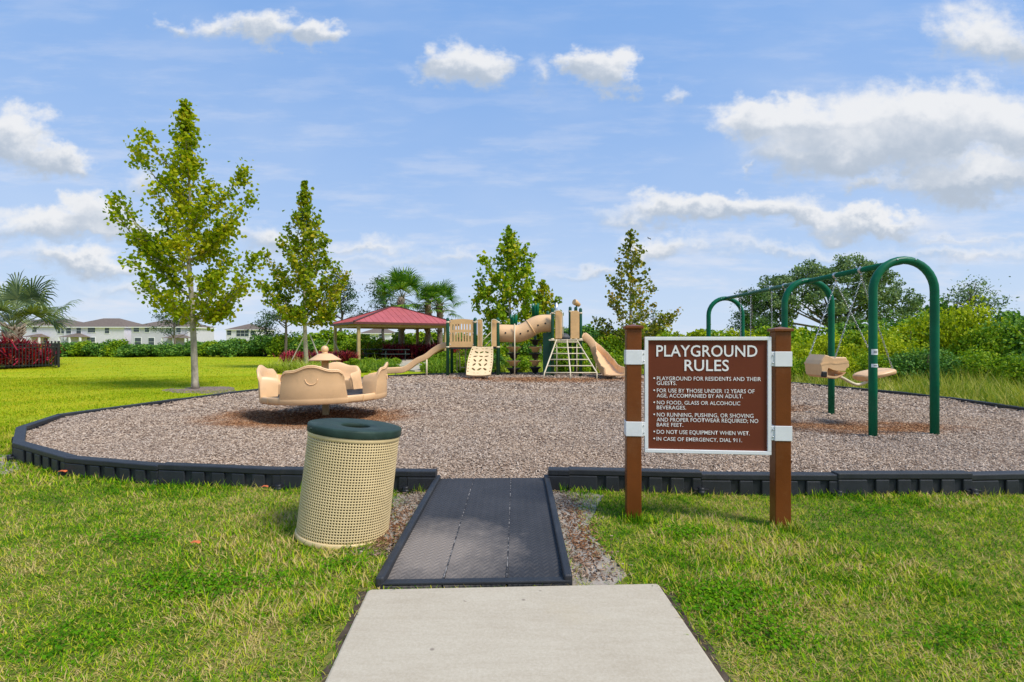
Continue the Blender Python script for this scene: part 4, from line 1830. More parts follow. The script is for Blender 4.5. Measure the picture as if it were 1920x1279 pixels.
    # wave slide to the left
    def slide(pathpts, width, wall, name, tilt=None):
        pp = curve_pts(pathpts, 8)
        mb = MB()
        sec = [(-1.0, -.03), (-1.0, wall), (-.93, wall + .02), (-.86, wall), (-.80, .03), (-.5, 0), (.5, 0), (.80, .03), (.86, wall), (.93, wall + .02), (1.0, wall), (1.0, -.03), (.55, -.045), (-.55, -.045)]
        vs, fs = [], []
        n = len(sec)
        for i, p in enumerate(pp):
            q0, q1 = pp[max(i - 1, 0)], pp[min(i + 1, len(pp) - 1)]
            d = (q1 - q0).normalized()
            side = Vector((d.y, -d.x, 0)).normalized()
            up = side.cross(d)
            wv = width[i * (len(width) - 1) // (len(pp) - 1)] if hasattr(width, '__len__') else width
            for (a, b) in sec:
                vs.append(p + side * (a * wv) + up * b)
        for i in range(len(pp) - 1):
            for j in range(n):
                j2 = (j + 1) % n
                fs.append((i * n + j, i * n + j2, (i + 1) * n + j2, (i + 1) * n + j))
        fs.append(tuple(range(n)))
        fs.append(tuple(reversed(range((len(pp) - 1) * n, len(pp) * n))))
        mb.add(vs, fs, True)
        o = mb.build(name, TAN, t, bevel=.006)
        return o
    ys_ = YS + .45
    sp = [(X(842, ys_), ys_, Z(651, ys_)), (X(832, ys_), ys_, Z(651.5, ys_)), (X(815, ys_), ys_, Z(661, ys_)), (X(800, ys_), ys_ - .02, Z(672, ys_)), (X(785, ys_), ys_ - .04, Z(679, ys_)), (X(770, ys_), ys_ - .06, Z(690, ys_)), (X(757, ys_), ys_ - .08, Z(696, ys_)), (X(738, ys_), ys_ - .1, Z(697.5, ys_)), (X(722, ys_), ys_ - .12, Z(698, ys_))]
    s1 = slide(sp, .27, .15, 'wave_slide')
    mb = MB()
    mb.tube([(X(800, 18.4), 18.4, 0), (X(800, 18.4), 18.4, Z(674))], .032, 10)
    mb.tube([(X(742, 18.4), 18.4, 0), (X(742, 18.4), 18.4, Z(700))], .02, 8)
    mb.build('slide_support', CREAM, s1)

    # crawl tube
    yt = YS + .42
    tp = [(X(933, yt), yt, Z(625, yt)), (X(950, yt), yt, Z(625.2, yt)), (X(972, yt), yt, Z(625.5, yt)), (X(987, yt), yt, Z(620, yt)), (X(1000, yt), yt, Z(612, yt)), (X(1014, yt), yt, Z(607, yt)), (X(1036, yt), yt, Z(606.5, yt))]
    mb = MB()
    cpts = curve_pts(tp, 6)
    mb.tube(cpts, .318, 32, caps=False)
    tb = mb.build('crawl_tube', TAN, t)
    sol = tb.modifiers.new('sheet', 'SOLIDIFY')
    sol.thickness = .012
    sol.offset = -1
    for idx in (10, 22):
        p, q = cpts[idx], cpts[idx + 1]
        d = (q - p).normalized()
        mb = MB()
        mb.tube([p - d * .022, p + d * .022], .334, 32)
        mb.build('tube_flange', TAN_D, tb)
    for (px, py) in ((948, 624.5), (975.5, 626), (989.5, 621), (1008, 610.5), (1021.5, 607)):
        mb = MB()
        # small round port, dark, proud of the skin on the camera side
        c = min(cpts, key=lambda p: abs(p.x - X(px, yt)))
        dz = Z(py, yt) - c.z
        dz = max(-.25, min(.25, dz))
        yf = yt - math.sqrt(.322 ** 2 - dz ** 2)
        mb.tube([(X(px, yt), yf - .004, c.z + dz), (X(px, yt), yf + .03, c.z + dz * .9)], .032, 14)
        mb.build('port_hole', BLACK, tb)
    mb = MB()
    mb.tube([(X(965, YS), YS + .06, 0), (X(965, YS), YS + .06, Z(607))], .022, 10)
    mb.build('tube_support', CREAM, tb)

    # high tower
    xd, xe = X(1036), X(1088.5)
    by = YS + 1.05
    for (x, y, zz) in ((xd, YS, zB), (xe, YS, zB), (X(1027, by), by, zB - .05), (X(1069, by), by, zB + .12), (xe - .03, by + .1, zB + .12), (X(1034, by), by + .3, zB - .3)):
        mb = MB()
        r = .058
        mb.lathe([(r, -.05), (r, zz), (r * .9, zz + .02), (r * .4, zz + .045), (.001, zz + .05)], (x, y, 0), 14)
        p = mb.build('post', GREEN_D, t)
        mb = MB()
        for z in (zdB - .0, zz - .14):
            mb.lathe([(.066, -.03), (.066, .03)], (x, y, z), 14)
        mb.build('clamp', CREAM, p)
    mb = MB()
    mb.box((X(1027), YS + .35, Z(666)), (.30, .06, Z(624) - Z(708)))
    mb.build('green_wall', GREEN_D, t, bevel=.01)
    mb = MB()
    mb.box(((xd + xe) / 2, YS + .52, zdB - .03), (xe - xd, 1.05, .07))
    mb.build('high_deck', DARKGREY, t, bevel=.01)
    mb = MB()
    mb.box(((xd + xe) / 2 - .03, YS - .08, zdB - .035), (xe - xd + .22, .05, .05))
    mb.build('deck_edge', CREAM, t, bevel=.008)
    for (pa, pb) in ((1041, 1053.5), (1069.5, 1086)):
        mb = MB()
        xl, xr = X(pa), X(pb)
        z0, z1 = zdB + .02, Z(583)
        out = [(xl, z0), (xr, z0), (xr, z1 - .06), (xr - .05, z1), (xl + .05, z1), (xl, z1 - .06)]
        mb.prism(out, Matrix.Translation((0, YS - .05, 0)), .06)
        mb.build('entry_panel', TAN_D, t, bevel=.01)
    for pxs in ((1037, 1044, 1050, 1054, 1054.5),):
        mb = MB()
        zs = (Z(587), Z(583), Z(584), Z(592), Z(632))
        mb.tube(curve_pts([(X(p), YS - .14, z) for p, z in zip(pxs, zs)], 4), .018, 8)
        mb.build('hand_hold', CREAM, t)
    mb = MB()
    mb.lathe([(.28, 0), (.26, .10), (.18, .2), (.001, .24)], (X(1060), YS + .85, zdB), 20)
    mb.build('slide_hood', DARKGREY, t)
    mb = MB()
    mb.tube([(X(1045), YS + .4, zB - .3), (X(1045), YS + .4, Z(566))], .045, 12)
    mb.build('mast', STEEL, t)
    mb = MB()
    c = Vector((X(1083), YS + .3, Z(568)))
    mb.tube([(c.x, c.y, zB - .1), (c.x, c.y, c.z - .05)], .03, 10)
    sc_ = mb.build('telescope_stand', GREEN_D, t)
    mb = MB()
    mb.tube([c + Vector((-.10, -.06, .06)), c + Vector((-.05, -.03, .04)), c + Vector((.11, .06, -.06))], [.10, .11, .07], 16)
    mb.build('telescope', TAN_D, sc_)

    # ladder
    def lp(px, py, fr):
        y = YS - .12 + (16.25 - YS + .12) * fr
        return Vector((X(px, y), y, Z(py, y)))
    ys6 = (642, 653, 664.5, 675.6, 687, 699)
    legs = [[(1043.5, 637, 0), (1021, 699, .86), (1018.5, 714.5, 1)], [(1063, 637, 0), (1069.5, 699, .86), (1071, 715, 1)], [(1081, 637, 0), (1119, 699, .86), (1121.5, 714.5, 1)]]
    mb = MB()
    pl = [[lp(*q) for q in l] for l in legs]
    for q in pl:
        q[2].y = q[1].y
        q[2].z = .05
        mb.tube([q[0], q[0].lerp(q[1], .5), q[1], q[2]], .024, 10)
    for i, py in enumerate(ys6):
        f = (py - 637) / (699 - 637)
        a = pl[0][0].lerp(pl[0][1], f)
        b = pl[2][0].lerp(pl[2][1], f)
        mb.tube([a, b], .019, 8)
    mb.build('ladder', CREAM, t)
    mb = MB()
    for px in (1043.5, 1081):
        mb.tube([(X(px, YS + .05), YS - .02, .05), (X(px, YS + .05), YS - .02, zdB - .05)], .02, 8)
    mb.build('ladder_brace', CREAM, t)
    # rear steps under low deck
    mb = MB()
    for (xx, pts) in ((0, [(857, 696), (857, 657), (861, 660), (863, 694)]), (1, [(873, 697), (873, 655)])):
        mb.tube([(X(p, 19.2), 19.2, Z(q, 19.2)) for p, q in pts], .022, 8)
    mb.tube([(X(863, 19.2), 19.2, Z(689, 19.2)), (X(873, 19.2), 19.2, Z(689, 19.2))], .016, 8)
    mb.build('rear_steps', CREAM, t)

    # curved slide on the right, ends facing the camera
    y0 = YS + .45
    sp = [(X(1090, y0), y0, Z(634, y0)), (X(1099, y0), y0 - .0, Z(640, y0)), (X(1112, y0), y0 - .05, Z(655, y0)), (X(1124, 18.4), 18.4, Z(670, 18.4)), (X(1134, 18.0), 18.0, Z(684, 18.0)), (X(1143, 17.4), 17.4, Z(697, 17.4)), (X(1150, 16.9), 16.95, Z(701, 16.9)), (X(1153, 16.6), 16.6, Z(702.5, 16.6))]
    s2 = slide(sp, [.20, .22, .24, .27, .31, .34, .36, .36], .22, 'curved_slide')
    mb = MB()
    mb.tube([(X(1117.5, 18.9), 18.9, 0), (X(1117.5, 18.9), 18.9, Z(665))], .02, 8)
    mb.tube([(X(1150, 17), 16.95, 0), (X(1150, 17), 16.95, Z(705, 17))], .05, 8)
    mb.build('slide_support', CREAM, s2)


build_play()


def build_pods():
    def X(px, y):
        return (px - 960) / F * y

    def Z(py, y):
        return CAM_H - (py - 639.5) / F * y
    y = YS + .95
    for (px, lab, pods, ztop, r0) in (
            (963, 'pod climber below the crawl tube left of the pale support pole, shorter green top', [(650, TAN_D, .29), (662, BLACK, .25), (676, TAN_D, .27), (690, BLACK, .25)], 590, .3),
            (1003.5, 'pod climber nearer the ladder with a taller green top above the crawl tube', [(636.5, BLACK, .21), (650, TAN_D, .24), (662, BLACK, .22), (675.5, TAN_D, .22), (688, BLACK, .22)], 569, .2)):
        x = X(px, y)
        t = thing('pod_climber', lab, 'climber', (x, y, MZ), group='pod climbers under the tube')
        mb = MB()
        mb.lathe([(.05, -.05), (.05, Z(ztop + 20, y))], (x, y, 0), 12)
        mb.build('post', GREEN_D, t)
        for (py, m, r) in pods:
            z = Z(py, y)
            mb = MB()
            mb.lathe([(r, 0), (r * 1.02, -.015), (r * .97, -.035), (r * .62, -.09), (r * .5, -.2), (.05, -.22)], (x, y, z), 24)
            mb.build('step_pod', m, t)
        mb = MB()
        zb_, zt2 = Z(ztop + 20, y), Z(ztop, y)
        for k in range(7):
            a = 2 * PI * k / 7
            mb.tube([(x + .08 * math.cos(a), y + .08 * math.sin(a), zb_ - .1), (x + .10 * math.cos(a), y + .10 * math.sin(a), zb_ + (zt2 - zb_) * .6), (x + .13 * math.cos(a), y + .13 * math.sin(a), zt2 - .05 * (k % 2))], [.05, .045, .02], 8)
        mb.build('fluted_top', GREEN, t)


build_pods()


# ------------------------------------------------------------------ pavilion and picnic tables
def build_pavilion():
    A = Vector((-10.0, 32.4, 0))
    ph = R(33.7)
    u = Vector((math.cos(ph), math.sin(ph), 0))
    w = Vector((-math.sin(ph), math.cos(ph), 0))
    a, b = 7.6, 5.77
    cen = A + u * a / 2 + w * b / 2
    t = thing('pavilion', 'open picnic pavilion with a red metal hip roof on tan posts', 'pavilion', cen)
    ze, zr = 2.62, 3.82
    mb = MB()
    c = [A, A + u * a, A + u * a + w * b, A + w * b]
    r0 = cen - u * .35
    r1 = cen + u * .35
    Zv = Vector((0, 0, 1))
    top = [p + Zv * ze for p in c] + [r0 + Zv * zr, r1 + Zv * zr]
    bot = [p - Zv * .05 for p in top]
    fs = [(0, 1, 5, 4), (1, 2, 5), (2, 3, 4, 5), (3, 0, 4)]
    mb.add(top + bot, fs + [tuple(i + 6 for i in reversed(f)) for f in fs] + [(0, 6, 7, 1), (1, 7, 8, 2), (2, 8, 9, 3), (3, 9, 6, 0)])
    # standing seams
    for (p, q, e0, e1) in ((0, 1, 4, 5), (3, 0, 4, 4)):
        n = 18
        for i in range(1, n):
            f = i / n
            s = top[p].lerp(top[q], f)
            # straight up the slope from the eave to where the hip line cuts it
            if p == 0:
                hipx = a / 2 - .35
                run = b / 2 * min(1, f * a / hipx, (1 - f) * a / hipx)
                e = s + w * run + Zv * (zr - ze) * run / (b / 2)
            else:
                dd = a / 2 - .35
                run = dd * min(f, 1 - f) * 2
                e = s + u * run + Zv * (zr - ze) * run / dd
            if run > .15:
                mb.bar(s + Zv * .006, e + Zv * .006, .025, .022)
    rf = mb.build('roof', ROOF_RED, t)
    mb = MB()
    for (p, q) in ((0, 4), (1, 5), (2, 5), (3, 4), (4, 5)):
        mb.bar(top[p] + Zv * .02, top[q] + Zv * .02, .16, .06)
    mb.build('ridge_cap', ROOF_EDGE, rf)
    mb = MB()
    for i in range(4):
        p, q = c[i], c[(i + 1) % 4]
        mb.bar(p + Zv * (ze - .09), q + Zv * (ze - .09), .06, .14)
    mb.build('fascia', ROOF_EDGE, rf)
    mb = MB()
    ins = [A + u * .4 + w * .35, A + u * (a - 1.0) + w * .4, A + u * (a - 1.0) + w * (b - .4), A + u * .25 + w * (b - .4)]
    for i in range(4):
        mb.bar(ins[i] + Zv * (ze - .22), ins[(i + 1) % 4] + Zv * (ze - .22), .14, .2)
    mb.build('beams', WOODBEAM, t)
    for p in ins:
        mb = MB()
        mb.box((p.x, p.y, (ze - .15) / 2), (.19, .19, ze - .15), rz=ph)
        mb.build('post', WOODBEAM, t, bevel=.01)
    # tables
    TG = mat('dark_green_table_coat', (.015, .035, .03), .5, .2, 6)
    tb = thing('picnic_table', 'dark green picnic table under the pavilion, in front of the red plants', 'picnic table', (-8.0, 35.2, .05), (0, 0, R(12)), group='picnic tables under the pavilion')
    mb = MB()
    mb.box((0, 0, .74), (1.9, .75, .045))
    mb.build('tabletop', TG, tb, bevel=.01, local=True)
    for s in (-1, 1):
        mb = MB()
        mb.box((0, s * .68, .44), (1.9, .26, .04))
        mb.build('bench', TG, tb, bevel=.01, local=True)
        mb = MB()
        mb.tube([(s * .65, -.62, 0), (s * .65, -.3, .72)], .03, 8)
        mb.tube([(s * .65, .62, 0), (s * .65, .3, .72)], .03, 8)
        mb.tube([(s * .65, -.7, .4), (s * .65, .7, .4)], .025, 8)
        mb.build('leg', TG, tb, local=True)
    dup(tb, (-9.9, 36.9, .05), R(25), 'dark green picnic table deeper under the pavilion, left of the other table')


build_pavilion()


# ------------------------------------------------------------------ houses beyond the lawn
def house(label, pxl, pxr, Y, depth, eave_py, ridge_py, ridge_frac=.3, wallm=None, wins=(), porch=None, base_z=0.0, yaw=0.0):
    X0, X1 = (pxl - 960) / F * Y, (pxr - 960) / F * Y
    ze = CAM_H - (eave_py - 639.5) / F * Y
    zr = CAM_H - (ridge_py - 639.5) / F * (Y + depth / 2)
    cx_ = (X0 + X1) / 2
    t = thing('house', label, 'house', (cx_, Y + depth / 2, 0), group='houses beyond the lawn')
    wm = wallm or STUCCO
    mb = MB()
    mb.box((cx_, Y + depth / 2, ze / 2 - .3), (X1 - X0, depth, ze + .6))
    mb.build('wall', wm, t)
    ov = .45
    a, b, c, d = (X0 - ov, Y - ov, ze), (X1 + ov, Y - ov, ze), (X1 + ov, Y + depth + ov, ze), (X0 - ov, Y + depth + ov, ze)
    wd = X1 - X0
    rl_ = max(.4, wd * ridge_frac)
    e, f = (cx_ - rl_ / 2, Y + depth / 2, zr), (cx_ + rl_ / 2, Y + depth / 2, zr)
    lo = [(p[0], p[1], p[2] - .22) for p in (a, b, c, d)]
    mb = MB()
    mb.add([a, b, c, d, e, f], [(0, 1, 5, 4), (1, 2, 5), (2, 3, 4, 5), (3, 0, 4)])
    rf = mb.build('roof', SHINGLE, t)
    mb = MB()
    mb.add([a, b, c, d] + lo, [(0, 4, 5, 1), (1, 5, 6, 2), (2, 6, 7, 3), (3, 7, 4, 0), (4, 7, 6, 5)])
    mb.build('fascia', WHITE, rf)
    for (px, py, w_, h_) in wins:
        x = (px - 960) / F * Y
        z = CAM_H - (py - 639.5) / F * Y
        mb = MB()
        mb.box((x, Y - .02, z), (w_ + .25, .1, h_ + .25))
        fr = mb.build('window', WHITE, t)
        mb = MB()
        mb.box((x, Y - .06, z + h_ * .25), (w_, .06, h_ * .46))
        mb.box((x, Y - .06, z - h_ * .25), (w_, .06, h_ * .46))
        mb.build('pane', PANE, fr)
    if porch:
        pl, pr, pt, pe = porch
        xl, xr = (pl - 960) / F * (Y - 3), (pr - 960) / F * (Y - 3)
        z1 = CAM_H - (pt - 639.5) / F * (Y - 1)
        z0 = CAM_H - (pe - 639.5) / F * (Y - 3)
        mb = MB()
        mb.add([(xl, Y - 3, z0), (xr, Y - 3, z0), (xr, Y - .03, z0), (xl, Y - .03, z0), ((xl + xr) / 2 - .5, Y - .03, z1), ((xl + xr) / 2 + .5, Y - .03, z1)],
               [(0, 1, 5, 4), (1, 2, 5), (3, 0, 4), (0, 3, 2, 1)])
        p = mb.build('porch_roof', SHINGLE, t)
        mb = MB()
        for xx in (xl + .4, (xl + xr) / 2, xr - .4):
            mb.box((xx, Y - 2.8, z0 / 2 - .05), (.35, .35, z0))
        mb.build('porch_post', WHITE, p)
    return t


house('white two storey house with brown roof behind the palm, leftmost house', 2, 131, 140, 12, 611, 596, .18, STUCCO,
      [(8, 618, 1.2, 1.5), (42, 618, 1.2, 1.5), (65, 618, 1.2, 1.4), (111, 620, .8, 1.6), (118, 620, .8, 1.6), (43, 638, 1.1, 1.3), (86, 638, 1.2, 1.3)], (36, 75, 626, 632))
house('white two storey house with brown roof and porch, between the palm and the grey house', 120, 233, 138, 12, 613, 597, .28, STUCCO,
      [(129, 620, 1.3, 1.6), (148, 620, 1.2, 1.6), (172, 619, 2.0, 1.3), (201, 620, 1.2, 1.5), (167, 637, 1.0, 1.2), (175, 637, 1.0, 1.2)], (107, 152, 625, 632))
house('pale grey two storey house behind the trunk of the tallest young tree', 246, 352, 136, 12, 613, 600, .35, STUCCO_G,
      [(256, 618, 1.5, 1.3), (276, 618, 1.2, 1.4), (259, 641, 1.6, 2.2), (284, 641, 1.5, 2.2), (335, 619, 1.2, 1.3)], (300, 350, 627, 634))
house('small distant white house with brown roof, alone left of the second young tree', 424, 480, 190, 14, 618, 607.5, .15, STUCCO,
      [(430, 624, 1.6, 1.8), (447, 625, 1.4, 2.4), (455, 625, 1.4, 2.4), (463, 625, 1.4, 2.4), (474, 625, 1.2, 2.0)])
house('distant white house seen through the pavilion posts', 676, 731, 170, 13, 625, 615, .3, STUCCO,
      [(684, 631, 1.4, 1.8), (690, 631, 1.4, 1.8), (715, 631, 1.4, 1.8)])
house('distant pale house low behind the shrubs right of the pavilion post', 735, 800, 200, 13, 641, 633, .3, STUCCO)


# ------------------------------------------------------------------ black fence
def build_fence():
    t = thing('fence', 'black metal picket fence in front of red plants at the left edge', 'fence', (-24.1, 27.3, 0))
    a, b = Vector((-33, 21.0, 0)), Vector((-24.1, 27.2, 0))
    a = Vector((-24.6, 23.4, 0))
    a = Vector((-26.5, 25.5, 0)) + (Vector((-26.5, 25.5, 0)) - b) * 1.6
    a = Vector((-28.2, 24.6, 0))

    def run(p, q, name):
        d = q - p
        L = d.length
        dn = d.normalized()
        n = int(L / .125)
        mb = MB()
        for i in range(1, n):
            c = p + dn * (L * i / n)
            mb.box((c.x, c.y, .65), (.032, .032, 1.22), rz=math.atan2(d.y, d.x))
        for z in (.12, 1.05, 1.22):
            mb.bar(p + Vector((0, 0, z)), q + Vector((0, 0, z)), .03, .04)
        mb.build(name, BLACK, t)
        k = max(1, round(L / 2.1))
        for i in range(k + 1):
            c = p + d * (i / k)
            mb = MB()
            mb.box((c.x, c.y, .66), (.065, .065, 1.36), rz=math.atan2(d.y, d.x))
            mb.lathe([(.045, 0), (.045, .02), (.001, .05)], (c.x, c.y, 1.34), 8)
            mb.build('post', BLACK, t)
    run(a, b, 'picket_panel')
    run(b + Vector((-.05, .1, 0)), Vector((-30.6, 33.6, 0)), 'picket_panel')


build_fence()


# ------------------------------------------------------------------ vegetation
def leaf_mesh(name, C, Nn, size, rnd, fold=.25, rg=None, aspect=1.0, shape='leaf'):
    """C centres (n,3), Nn normals; each leaf a folded six-point blade."""
    rg = rg or rng
    n = len(C)
    Nn = Nn / (np.linalg.norm(Nn, axis=1)[:, None] + 1e-9)
    t = rg.normal(0, 1, (n, 3))
    t -= Nn * (t * Nn).sum(1)[:, None]
    t /= np.linalg.norm(t, axis=1)[:, None] + 1e-9
    s = np.cross(Nn, t)
    S = (size * rg.uniform(.65, 1.35, n))[:, None]
    w = S * .5 * aspect
    fz = Nn * S * fold
    V = np.stack([C - t * S * .5, C - t * S * .12 + s * w + fz, C + t * S * .28 + s * w * .7 + fz * .6, C + t * S * .55, C + t * S * .28 - s * w * .7 + fz * .6, C - t * S * .12 - s * w + fz], 1).reshape(-1, 3)
    k = np.arange(n)[:, None] * 6
    idx = (k + np.array([[0, 1, 2, 3, 0, 3, 4, 5]])).ravel()
    return np_mesh(name, V, np.full(2 * n, 4), idx, {'rnd': np.repeat(rnd, 6)})


def noise_dirs(n, rg):
    d = rg.normal(0, 1, (n, 3))
    return d / np.linalg.norm(d, axis=1)[:, None]


build_clover()

SYC = leaf_mat('yellow_green_sycamore_leaves', [(0.0, (.12, .21, .005)), (.35, (.27, .35, .006)), (.7, (.43, .43, .010)), (.93, (.55, .45, .015)), (1.0, (.58, .34, .02))], .45, .55, .18, .9)
SYC2 = leaf_mat('olive_sycamore_leaves', [(0.0, (0.089, 0.175, 0.008)), (0.35, (0.215, 0.306, 0.011)), (0.7, (0.404, 0.393, 0.017)), (1.0, (0.6, 0.415, 0.028))], .4, .5, .25, .8)
SYC3 = leaf_mat('fresh_green_sycamore_leaves', [(0.0, (0.087, 0.194, 0.009)), (0.4, (0.236, 0.367, 0.013)), (0.75, (0.422, 0.454, 0.017)), (1.0, (0.6, 0.475, 0.035))], .4, .5, .25, .8)
SYC4 = leaf_mat('brown_olive_sycamore_leaves', [(0.0, (0.058, 0.106, 0.019)), (0.4, (0.192, 0.221, 0.023)), (0.75, (0.384, 0.326, 0.035)), (1.0, (0.538, 0.307, 0.038))], .35, .5, .25, .8)


def young_tree(label, loc, H, prof, z_clear, nb, nleaf, lsize, m, seed, lean=(0, 0), extra=(), trunk_r=.075, name='young_tree', bark=None, up=.95, group=None, stray=.16):
    """prof: list of (z, radius) giving the crown outline."""
    rg = np.random.default_rng(seed)
    t = thing(name, label, 'tree', loc, group=group)
    pz = np.array([p[0] for p in prof])
    pr = np.array([p[1] for p in prof])
    mb = MB()
    wob = rg.normal(0, .03, (7, 2))
    wob[0] = 0
    axis = [Vector((lean[0] * (i / 6) + wob[i, 0] * (i > 0), lean[1] * (i / 6) + wob[i, 1], H * .97 * i / 6)) for i in range(7)]
    ax = curve_pts(axis, 4)

    def axp(z):
        f = min(max(z / (H * .97), 0), 1) * (len(ax) - 1)
        j = min(int(f), len(ax) - 2)
        return ax[j].lerp(ax[j + 1], f - j)
    mb.tube(ax, [trunk_r * (1.25 if i == 0 else 1) * (1 - .88 * i / (len(ax) - 1)) for i in range(len(ax))], 12)
    C, Rn, W_ = [], [], []
    br = []
    for i in range(nb):
        zt_ = z_clear + .15 + (H * .95 - z_clear) * ((i + .5 * rg.uniform()) / nb) ** .88
        az = i * 2.39996 + rg.normal(0, .25)
        r = np.interp(zt_, pz, pr) * rg.choice([1.0, .92, .78, .6], p=[.4, .3, .2, .1]) * rg.uniform(.75, 1.1)
        br.append((az, r, zt_))
    br += list(extra)
    tot = sum(max(.35, b_[1]) for b_ in br)
    for (az, r, zt_) in br:
        zs = max(z_clear - .1, zt_ - r * up * rg.uniform(.85, 1.1) - .1)
        s = axp(zs)
        e = axp(zt_)
        e = Vector((e.x + r * math.cos(az), e.y + r * math.sin(az), zt_))
        mid = s.lerp(e, .5) + Vector((r * .06 * math.cos(az), r * .06 * math.sin(az), -.13 * r))
        p = curve_pts([s, mid, e], 6)
        rb = .010 + .011 * r
        mb.tube(p, [rb * (1 - .8 * q / (len(p) - 1)) for q in range(len(p))], 6, caps=False)
        k = max(14, int(nleaf * max(.35, r) / tot))
        # side twigs, each with its own leaf cluster
        ntw = 3 + int(3.2 * r)
        anch = [(p[-1], 1.0), (p[-2], .9)]
        for q in range(ntw):
            f = rg.uniform(.25, .95)
            a0 = p[min(int(f * (len(p) - 1)), len(p) - 1)]
            dv = Vector((math.cos(az) * .6 + rg.normal(0, .7), math.sin(az) * .6 + rg.normal(0, .7), rg.uniform(.1, .9))).normalized()
            ln_ = (.18 + .20 * r) * rg.uniform(.5, 1.1) * (1.15 - .6 * f)
            b0_ = a0 + dv * ln_
            mb.tube([a0, a0.lerp(b0_, .5) + Vector((0, 0, -.01)), b0_], [rb * .4, rb * .3, .003], 4, caps=False)
            anch += [(b0_, .9), (a0.lerp(b0_, .5), .6)]
        for q in range(3, len(p) - 1):
            anch.append((p[q], .55))
        wts = np.array([w_ for _, w_ in anch])
        pk = rg.choice(len(anch), k, p=wts / wts.sum())
        ap = np.array([list(a_) for a_, _ in anch])
        C.append(ap[pk] + rg.normal(0, 1, (k, 3)) * stray * .62 * rg.uniform(.5, 1.3, k)[:, None])
        Rn.append(rg.uniform(0, .7, k) + .3 * rg.uniform())
    # leader
    k = int(nleaf * .085)
    zz = H * (1 - .5 * rg.uniform(0, 1, k) ** 1.3)
    base = np.array([list(axp(z)) for z in zz])
    base[:, 2] = zz
    rad = np.interp(zz, pz, pr) * .32 + .05
    C.append(base + rg.normal(0, 1, (k, 3)) * np.minimum(rad * .75, .22)[:, None] * np.array([1, 1, .6]))
    Rn.append(rg.uniform(0, .8, k))
    C = np.concatenate(C)
    rnd = np.concatenate(Rn)
    Nn = noise_dirs(len(C), rg) + np.array([0, 0, .45])
    me = leaf_mesh('crown', C, Nn, lsize, rnd, .22, rg, 1.0)
    mb.build('trunk', bark or TRUNK_M, t, local=True)
    link_mesh('crown', me, m, t)
    return t


T1 = (-9.28, 15.0, -.04)
young_tree('tallest young tree with yellowing green leaves, pale trunk, left of the merry-go-round', T1, 8.42,
           [(1.9, .5), (2.3, 1.0), (2.9, 1.3), (3.6, 1.5), (4.3, 1.6), (5.0, 1.5), (5.6, 1.2), (6.3, .8), (7.0, .42), (7.7, .2), (8.4, .1)],
           2.1, 38, 10500, .097, SYC, 3, (-.28, .0),
           [(PI, 2.35, 5.5), (PI + .12, 1.95, 5.6), (PI - .1, 1.6, 7.1), (PI + .2, 1.1, 7.4), (.05, 1.75, 5.75), (-.2, 1.5, 5.2), (PI - .3, 1.9, 4.7), (.3, 1.5, 6.6), (.1, 1.85, 3.9), (-.15, 1.75, 3.2)], .095, stray=.2)
T2 = (-10.75, 26.8, -.05)
young_tree('second tall young tree with green leaves, left of the red roofed pavilion', T2, 9.75,
           [(2.2, .8), (2.8, 1.6), (3.6, 2.1), (4.5, 2.1), (5.4, 1.8), (6.4, 1.5), (7.4, 1.0), (8.4, .45), (9.2, .2), (9.8, .1)],
           2.4, 38, 6200, .155, SYC2, 8, (-.15, 0), [(PI, 2.1, 6.0), (PI + .1, 2.3, 4.5), (0, 2.2, 4.9)], .12, up=1.0, stray=.22)
T3 = (-.10, 27.5, -.05)
young_tree('bushy young tree with fresh green leaves behind the crawl tube', T3, 7.55,
           [(1.4, 1.0), (2.2, 1.7), (3.2, 1.8), (4.2, 1.75), (5.2, 1.55), (6.0, 1.05), (6.8, .5), (7.5, .15)],
           1.5, 30, 5200, .16, SYC3, 12, (-.05, 0), [(.0, 1.35, 6.05), (PI, 1.4, 5.95), (.3, 1.0, 6.6), (PI, 1.75, 4.4)], .1, up=1.25, stray=.2)
young_tree('small rounded green tree right behind the bushy young tree at the tube', (1.62, 28.4, -.05), 4.75,
           [(1.4, .8), (2.2, 1.15), (3.0, 1.25), (3.8, 1.0), (4.4, .5), (4.8, .2)], 1.4, 20, 1900, .17, SYC2, 14, (0, 0), [], .08, up=1.1, stray=.2)
T4 = (6.5, 28.0, -.05)
young_tree('sparse young tree with olive brown leaves behind the left sign post', T4, 7.4,
           [(1.2, 1.0), (2.0, 1.9), (2.8, 2.1), (3.6, 1.9), (4.5, 1.6), (5.4, 1.3), (6.2, .8), (6.8, .4), (7.4, .12)],
           1.4, 30, 2300, .16, SYC4, 21, (0, 0), [(0, 2.7, 3.3), (.2, 2.2, 2.9), (PI, 2.0, 2.6)], .09, up=.8, stray=.2)


